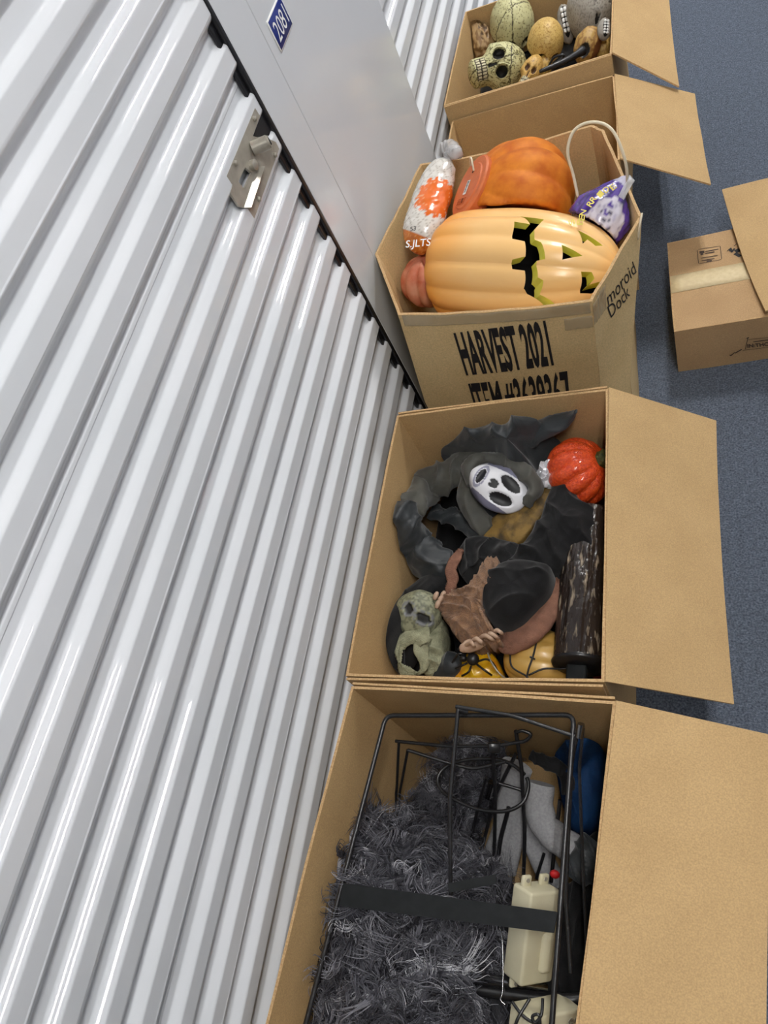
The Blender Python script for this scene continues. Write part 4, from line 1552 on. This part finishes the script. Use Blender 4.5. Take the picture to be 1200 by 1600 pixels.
mk('shaft', *tube([at(757, 1530, .29), at(856, 1543, .27)], .0045, 14), 'chrome', axle, label='grey metal shaft')
mk('shaft_sleeve', *tube([at(735, 1528, .285), at(800, 1535, .278)], .0085, 14), 'wire', axle)
mk('base_rod', *tube(catmull([at(740, 1545, .26), at(850, 1560, .25), at(930, 1562, .24)], 20), .010, 12), 'wire', axle)


clamp_in(first_made, r1, H)
# ================================================================== SKULLS IN THE FAR BOX
INSIDE[:] = [None, None]
first_made = len(COL.objects)
def skull_fn(c_light, c_dark, dirt=.1, teeth=True, cracks=(), sock=(14, 12, 10), seed=0.):
    def fn(q):
        x, y, z = q
        p = V(q)
        rs = sqrt(max(1 - y * y, 1e-6))
        if y < -.08:
            k = min((-.08 - y) / .42, 1)
            k = k * k * (3 - 2 * k)
            end = sqrt(max(0, 1 - (max(-y - .80, 0) / .2) ** 2))
            wx = (.99 * (1 - k) + .60 * k) * end
            wf = (.99 * (1 - k) + .86 * k) * end
            wb = (.99 * (1 - k) + .25 * k) * end
            p.x = x / rs * wx
            p.z = z / rs * (wf if z > 0 else wb)
            p.y = y * (1 + .12 * k)
            ck = max(0, 1 - ((y + .22) / .14) ** 2) * max(0, abs(x) / rs - .45) * (z > -.2)
            p.x *= 1 + .16 * ck
        p *= 1 + .015 * N(q, 6, seed) + .012 * N(q, 16, seed)
        n1 = abs(N(q, 5.5, seed + 2)) + .6 * abs(N(q, 13, seed + 4))
        col = c_light if n1 > dirt else c_dark
        if N(q, 22, seed + 8) > .42:
            col = c_dark
        for nx, ny, nz, off in cracks:
            d = abs(x * nx + y * ny + z * nz - off + .04 * N(q, 7, seed))
            if d < .018:
                p *= .975
                col = (74, 66, 44)
        if z > 0:
            for cx in (-.36, .36):
                e = ((x - cx) / .23) ** 2 + ((y + .02) / .21) ** 2
                if e < 1.5:
                    p.z -= .32 * max(0, 1 - e / 1.5)
                if e < 1:
                    col = sock
                elif 1.0 <= e < 1.8:
                    p.z += .05 * (1 - abs(e - 1.4) / .4)
            e = (x / (.06 + .22 * max(0, -.18 - y))) ** 2
            if -.42 < y < -.16 and e < 1:
                p.z -= .14
                col = sock
            xw = p.x
            if teeth and -.80 < y < -.46 and abs(xw) < .44 and z > .05:
                col = (212, 204, 170)
                p.z += .03
                fx = (xw / .115 + .5) % 1
                row = min(abs(y + .63) / .022, 3)
                if fx < .15 or fx > .87 or row < 1 or abs(y + .46) < .02 or abs(y + .79) < .02:
                    col = (52, 44, 30)
                    p.z -= .05
        return p, lin(col)
    return fn


def skull(label, px, py, z, up, front, size, fn, sub=6, name='skull', cat='skull'):
    c = at(px, py, z)
    ax = frame_of(cdir(*up), cdir(*front))
    vs, fs, cols = sph(c, ax, (size * .80, size, size * .95), fn, sub)
    return mk(name, vs, fs, 'vc', cols=cols, label=label, cat=cat, group='skulls in the far box')


ivory_, dirt_ = (206, 202, 152), (120, 112, 70)
skull('cream skull grinning sideways at the near left of the skull box', 779, 106, .41, (.97, -.22, .1), (.05, .30, 1), .084, skull_fn(ivory_, (112, 106, 66), .20, seed=1, cracks=((1, .1, .2, .05), (.2, 1, .1, .45))), 7)
skull('cream crackled skull dome at the far left of the skull box', 800, 36, .41, (-.1, -.12, 1), (.3, 1, -.25), .086, skull_fn(ivory_, dirt_, .085, seed=3, cracks=((.25, .1, 1, .2), (1, 0, .2, -.12))), 6)
skull('amber yellow skull dome in the middle of the skull box', 852, 66, .42, (.05, -.25, 1), (.1, 1, .1), .066, skull_fn((206, 172, 98), (170, 128, 58), .16, teeth=False, seed=6, sock=(90, 62, 28)), 6)


def stone(q):
    x, y, z = q
    p = V(q)
    p.x *= 1 - .16 * max(0, -y)
    col = (168, 162, 150) if N(q, 18) > -.15 else (150, 144, 132)
    if z > 0:
        for cx, cy in ((-.12, .12), (.52, .12)):
            dx, dy = x - cx, y - cy
            r = sqrt(dx * dx + dy * dy)
            a = atan2(dy, dx)
            if r < .24 and abs(((r / .09 + a / (2 * pi)) % 1) - .5) < .13:
                col = (104, 98, 90)
                p.z -= .05
        if -.60 < y < -.34 and abs(x - .06) < .05 + .42 * (y + .60) * .55:
            col = (18, 16, 15)
            p.z -= .1
        if N(q, 30) > .38:
            col = (120, 114, 106)
    return p, lin(col)


skull('grey stone skull with swirl eyes at the right of the skull box', 925, 13, .43, (0, -1, .35), (-.05, .2, 1), .094, stone, 6)


def jaw_with_teeth(label, px, py, z, up, front, rx, ry, rz):
    t = thing('toothed_jaw', label, 'jaw', at(px, py, z - rz))
    ax = frame_of(cdir(*up), cdir(*front))
    c = at(px, py, z)
    mk('jaw_bone', *sph(c, ax, (rx, ry, rz), lambda q: 1 + .06 * N(q, 4), 4)[:2], M('grey_stone', (160, 154, 144), (138, 132, 122), 60, .8, .4, 200), t)
    mk('gum', *sph(c + ax[2] * rz * .55, ax, (rx * .55, ry * .8, rz * .52), None, 3)[:2], 'dark', t)
    for i in range(5):
        for s in (-1, 1):
            p = c + ax[2] * rz * 1.0 + ax[1] * ry * (-.52 + .26 * i) + ax[0] * rx * .2 * s
            mk('tooth', *rbox(p, ax[0], ax[1], ax[2], rx * .32, ry * .19, rz * .3, .0012, 1), 'white', t)
    return t


jaw_with_teeth('grey jaw with white teeth left of the stone skull', 884, 38, .40, (-.22, -1, .1), (-.3, .2, 1), .024, .058, .030)
jaw_with_teeth('black and white toothed mouth right of the stone skull', 944, 46, .455, (.05, -1, .1), (.1, .3, 1), .020, .030, .016)
brown = thing('mask_head', 'brown oval head with a black stick through it at the right of the skull box', 'head', at(916, 68, .38))


def brfn(q):
    x, y, z = q
    p = V(q) * (1 + .05 * N(q, 3))
    c = (176, 140, 74) if N(q, 5) > 0 else (140, 100, 46)
    e = ((x + .05) / .42) ** 2 + ((y + .45) / .36) ** 2
    if z > 0 and e < 1:
        p.z -= .35 * (1 - e)
        c = (20, 17, 14)
    if x > .62:
        c = (112, 66, 34)
    return p, lin(c)


v_, f2_, c_ = sph(at(918, 71, .43), frame_of(cdir(.35, -1, .3), cdir(-.25, .3, 1)), (.037, .050, .034), brfn, 5)
mk('head_shell', v_, f2_, 'vc', brown, cols=c_)
mk('stick', *tube(catmull([at(911, 79, .462), at(885, 94, .475), at(843, 112, .485)], 14), [.013, .012, .011, .009, .009, .008, .008, .008, .007, .007, .006, .006, .005, .004], 12), 'rubber', brown, label='black tapering stick')
v_, f2_, c_ = sph(at(942, 72, .40), frame_of(cdir(0, -1, .3), cdir(0, .3, 1)), (.022, .036, .022), lambda q: (V(q) * (1 + .06 * N(q, 3)), lin((196, 164, 92) if N(q, 6) > -.1 else (150, 116, 56))), 4)
mk('small_skull', v_, f2_, 'vc', cols=c_, label='small yellow bone head against the right wall of the skull box', cat='skull', group='skulls in the far box')
v_, f2_, c_ = sph(at(829, 112, .40), frame_of(cdir(.55, -1, .2), cdir(-.2, .2, 1)), (.030, .050, .028), skull_fn((206, 166, 92), (150, 110, 48), .12, seed=9, sock=(80, 50, 22)), 5)
mk('small_skull', v_, f2_, 'vc', cols=c_, label='small amber skull between the grinning skull and the black stick', cat='skull', group='skulls in the far box')
v_, f2_, c_ = sph(at(850, 104, .385), frame_of(cdir(.2, -1, .2), cdir(.2, .3, 1)), (.024, .036, .026), lambda q: (V(q) * (1 + .1 * N(q, 3)), lin((186, 150, 70) if N(q, 6) > -.1 else (130, 96, 40))), 4)
mk('small_skull', v_, f2_, 'vc', cols=c_, label='small amber lump under the black stick', cat='skull', group='skulls in the far box')
mk('hook_wire', *tube(catmull([at(858, 102, .45), at(866, 90, .47), at(880, 86, .47), at(878, 92, .46), at(866, 100, .455)], 30), .0035, 8), 'rubber', label='looped black wire beside the amber skull dome', cat='wire')


def gnarl(q):
    x, y, z = q
    p = V(q)
    p.x *= 1 - .35 * y
    p *= 1 + .12 * N(q, 3) + .08 * abs(N(q, 8))
    c = (172, 142, 98) if N(q, 5) > -.05 else (132, 100, 62)
    if abs(x - .3) < .3 and -.3 < y < .6 and N(q, 6) > 0:
        c = (92, 66, 36)
        p.z -= .1
    return p, lin(c)


v_, f2_, c_ = sph(at(751, 57, .40), frame_of(cdir(-.35, -1, .1), cdir(-.2, .1, 1)), (.040, .070, .030), gnarl, 5)
mk('twisted_mask', v_, f2_, 'vc', cols=c_, label='twisted brown rubber mask at the left wall of the skull box', cat='mask')
mound('packing_cloth', [(735, 60), (745, 30), (900, 10), (940, 20), (945, 70), (900, 100), (800, 140), (740, 140)], .28, .02, 'blackcloth', amp=.01, freq=30, base=.012, seed=51, label='dark cloth under the skulls in the far box', cat='cloth')

clamp_in(first_made, r6, H6)
# ================================================================== FLOOR BOX AND LOOSE SHEET ON THE RIGHT
fh = .155
fl = [V((-.088, 1.430, 0)), V((.36, 1.450, 0)), V((.345, 1.775, 0)), V((-.101, 1.752, 0))]
fcn = sum(fl, V()) / 4
fbx = thing('shipping_box', 'closed brown shipping box on the carpet with paper tape across its top', 'box', (fcn.x, fcn.y, 0))
UP = V((0, 0, 1))
hi = [p + UP * fh for p in fl]
for i in range(4):
    a, b = i, (i + 1) % 4
    vs, fs, fm = slab(bil(fl[a], fl[b], hi[b], hi[a], .001, seed=i), 6, 4, .004)
    mk('side_panel', vs, fs, ['card2', 'edge'], fbx, fm=fm, sharp=40)
mid0, mid1 = hi[0].lerp(hi[3], .5), hi[1].lerp(hi[2], .5)
for a, b, c, d in ((hi[0], hi[1], mid1 - V((0, .0008, 0)), mid0 - V((0, .0008, 0))), (mid0, mid1, hi[2], hi[3])):
    vs, fs, fm = slab(bil(a, b, c, d, .0005, seed=3), 6, 4, .004)
    mk('top_flap', vs, fs, ['card2', 'edge'], fbx, fm=fm, sharp=40)
tp = [at(1046, 428, fh), at(1172, 409, fh), at(1178, 440, fh), at(1053, 457, fh)]


def ftop(s, t, lift=0.):
    a, b, c, d = hi
    return a * (1 - s) * (1 - t) + b * s * (1 - t) + c * s * t + d * (1 - s) * t + UP * lift


vs, fs, fm = slab(bil(ftop(.0, .41, .0014), ftop(1, .41, .0014), ftop(1, .60, .0014), ftop(.0, .60, .0014), 0, .0004), 16, 3, .0009, 0)
mk('paper_tape', vs, fs, 'papertape', fbx, label='pale paper tape')


def qpx(cx0, cy0, cx1, cy1, cx2, cy2, cx3, cy3, z):
    s = 140 / 1018
    return [at(1060 + x * s, 360 + y * s, z) for x, y in ((cx0, cy0), (cx1, cy1), (cx2, cy2), (cx3, cy3))]


def bar(a, b, w_, z=fh + .0012):
    """printed line from pixel to pixel"""
    s = 140 / 1018
    p, q = at(1060 + a[0] * s, 360 + a[1] * s, z), at(1060 + b[0] * s, 360 + b[1] * s, z)
    t = (q - p).normalized()
    n = UP.cross(t) * w_ * .5
    return [p - n, q - n, q + n, p + n], [(0, 1, 2, 3)]


brownink = M('brown_ink', (70, 54, 44), None, rough=.7)
st_ = [bar((225, 215), (470, 178), .0016), bar((475, 180), (492, 325), .0016), (bar((485, 330), (235, 378), .0016)), bar((230, 375), (213, 225), .0016),
       bar((305, 240), (455, 212), .003), bar((305, 262), (410, 244), .0035), bar((258, 315), (445, 282), .0022), bar((262, 345), (410, 318), .003), bar((320, 350), (380, 342), .004), bar((240, 250), (295, 242), .009), bar((252, 275), (280, 265), .006)]
mk('stamp', *join(*st_), brownink, fbx, smooth=False, label='small printed stamp in a rounded frame')
dm = [bar((550, 238), (600, 195), .002), bar((575, 225), (610, 215), .010), bar((600, 250), (640, 205), .005), bar((640, 260), (705, 295), .009), bar((655, 215), (690, 245), .012), bar((630, 180), (665, 150), .002)]
mk('diamond_mark', *join(*dm), 'black', fbx, smooth=False)
nf = (hi[1] - hi[0]).cross(UP).normalized()


def onf(cx, cy):
    s = 140 / 1018
    return onp(1060 + cx * s, 360 + cy * s, fl[0] + nf * .001, nf)


lettering('print', 'IN:THC', [onf(785, 1335), onf(1030, 1310), onf(1020, 1268), onf(780, 1292)], brownink, fbx, .0004, .03)


def fbar(a, b, w_):
    p, q = onf(*a) + nf * .0004, onf(*b) + nf * .0004
    n = nf.cross((q - p).normalized()) * w_ * .5
    return [p - n, q - n, q + n, p + n], [(0, 1, 2, 3)]


mk('print', *join(fbar((760, 1350), (790, 1215), .0016), fbar((730, 1362), (1030, 1325), .0014), fbar((790, 1240), (1030, 1215), .001), fbar((850, 1265), (1030, 1242), .003), fbar((590, 1425), (640, 1385), .003), fbar((640, 1395), (720, 1350), .0035), fbar((575, 1415), (610, 1418), .002), fbar((775, 1228), (800, 1215), .004)), brownink, fbx, smooth=False)

sh = [at(1196, 491, fh + .010), at(1330, 470, fh + .012), at(1310, 250, fh + .030), at(1128, 296, fh + .024)]


def sheet(u, v):
    p = bil(*sh, 0, .001)(u, v)
    k = max(0, 1 - v * 3.2)
    return p + UP * (.012 * k * k) + (sh[1] - sh[0]).normalized() * (-.006 * sin(pi * v))


vs, fs, fm = slab(sheet, 12, 24, .004)
mk('cardboard_sheet', vs, fs, ['card', 'edge'], label='loose flat cardboard sheet lying across the closed shipping box', cat='cardboard', fm=fm, sharp=40)
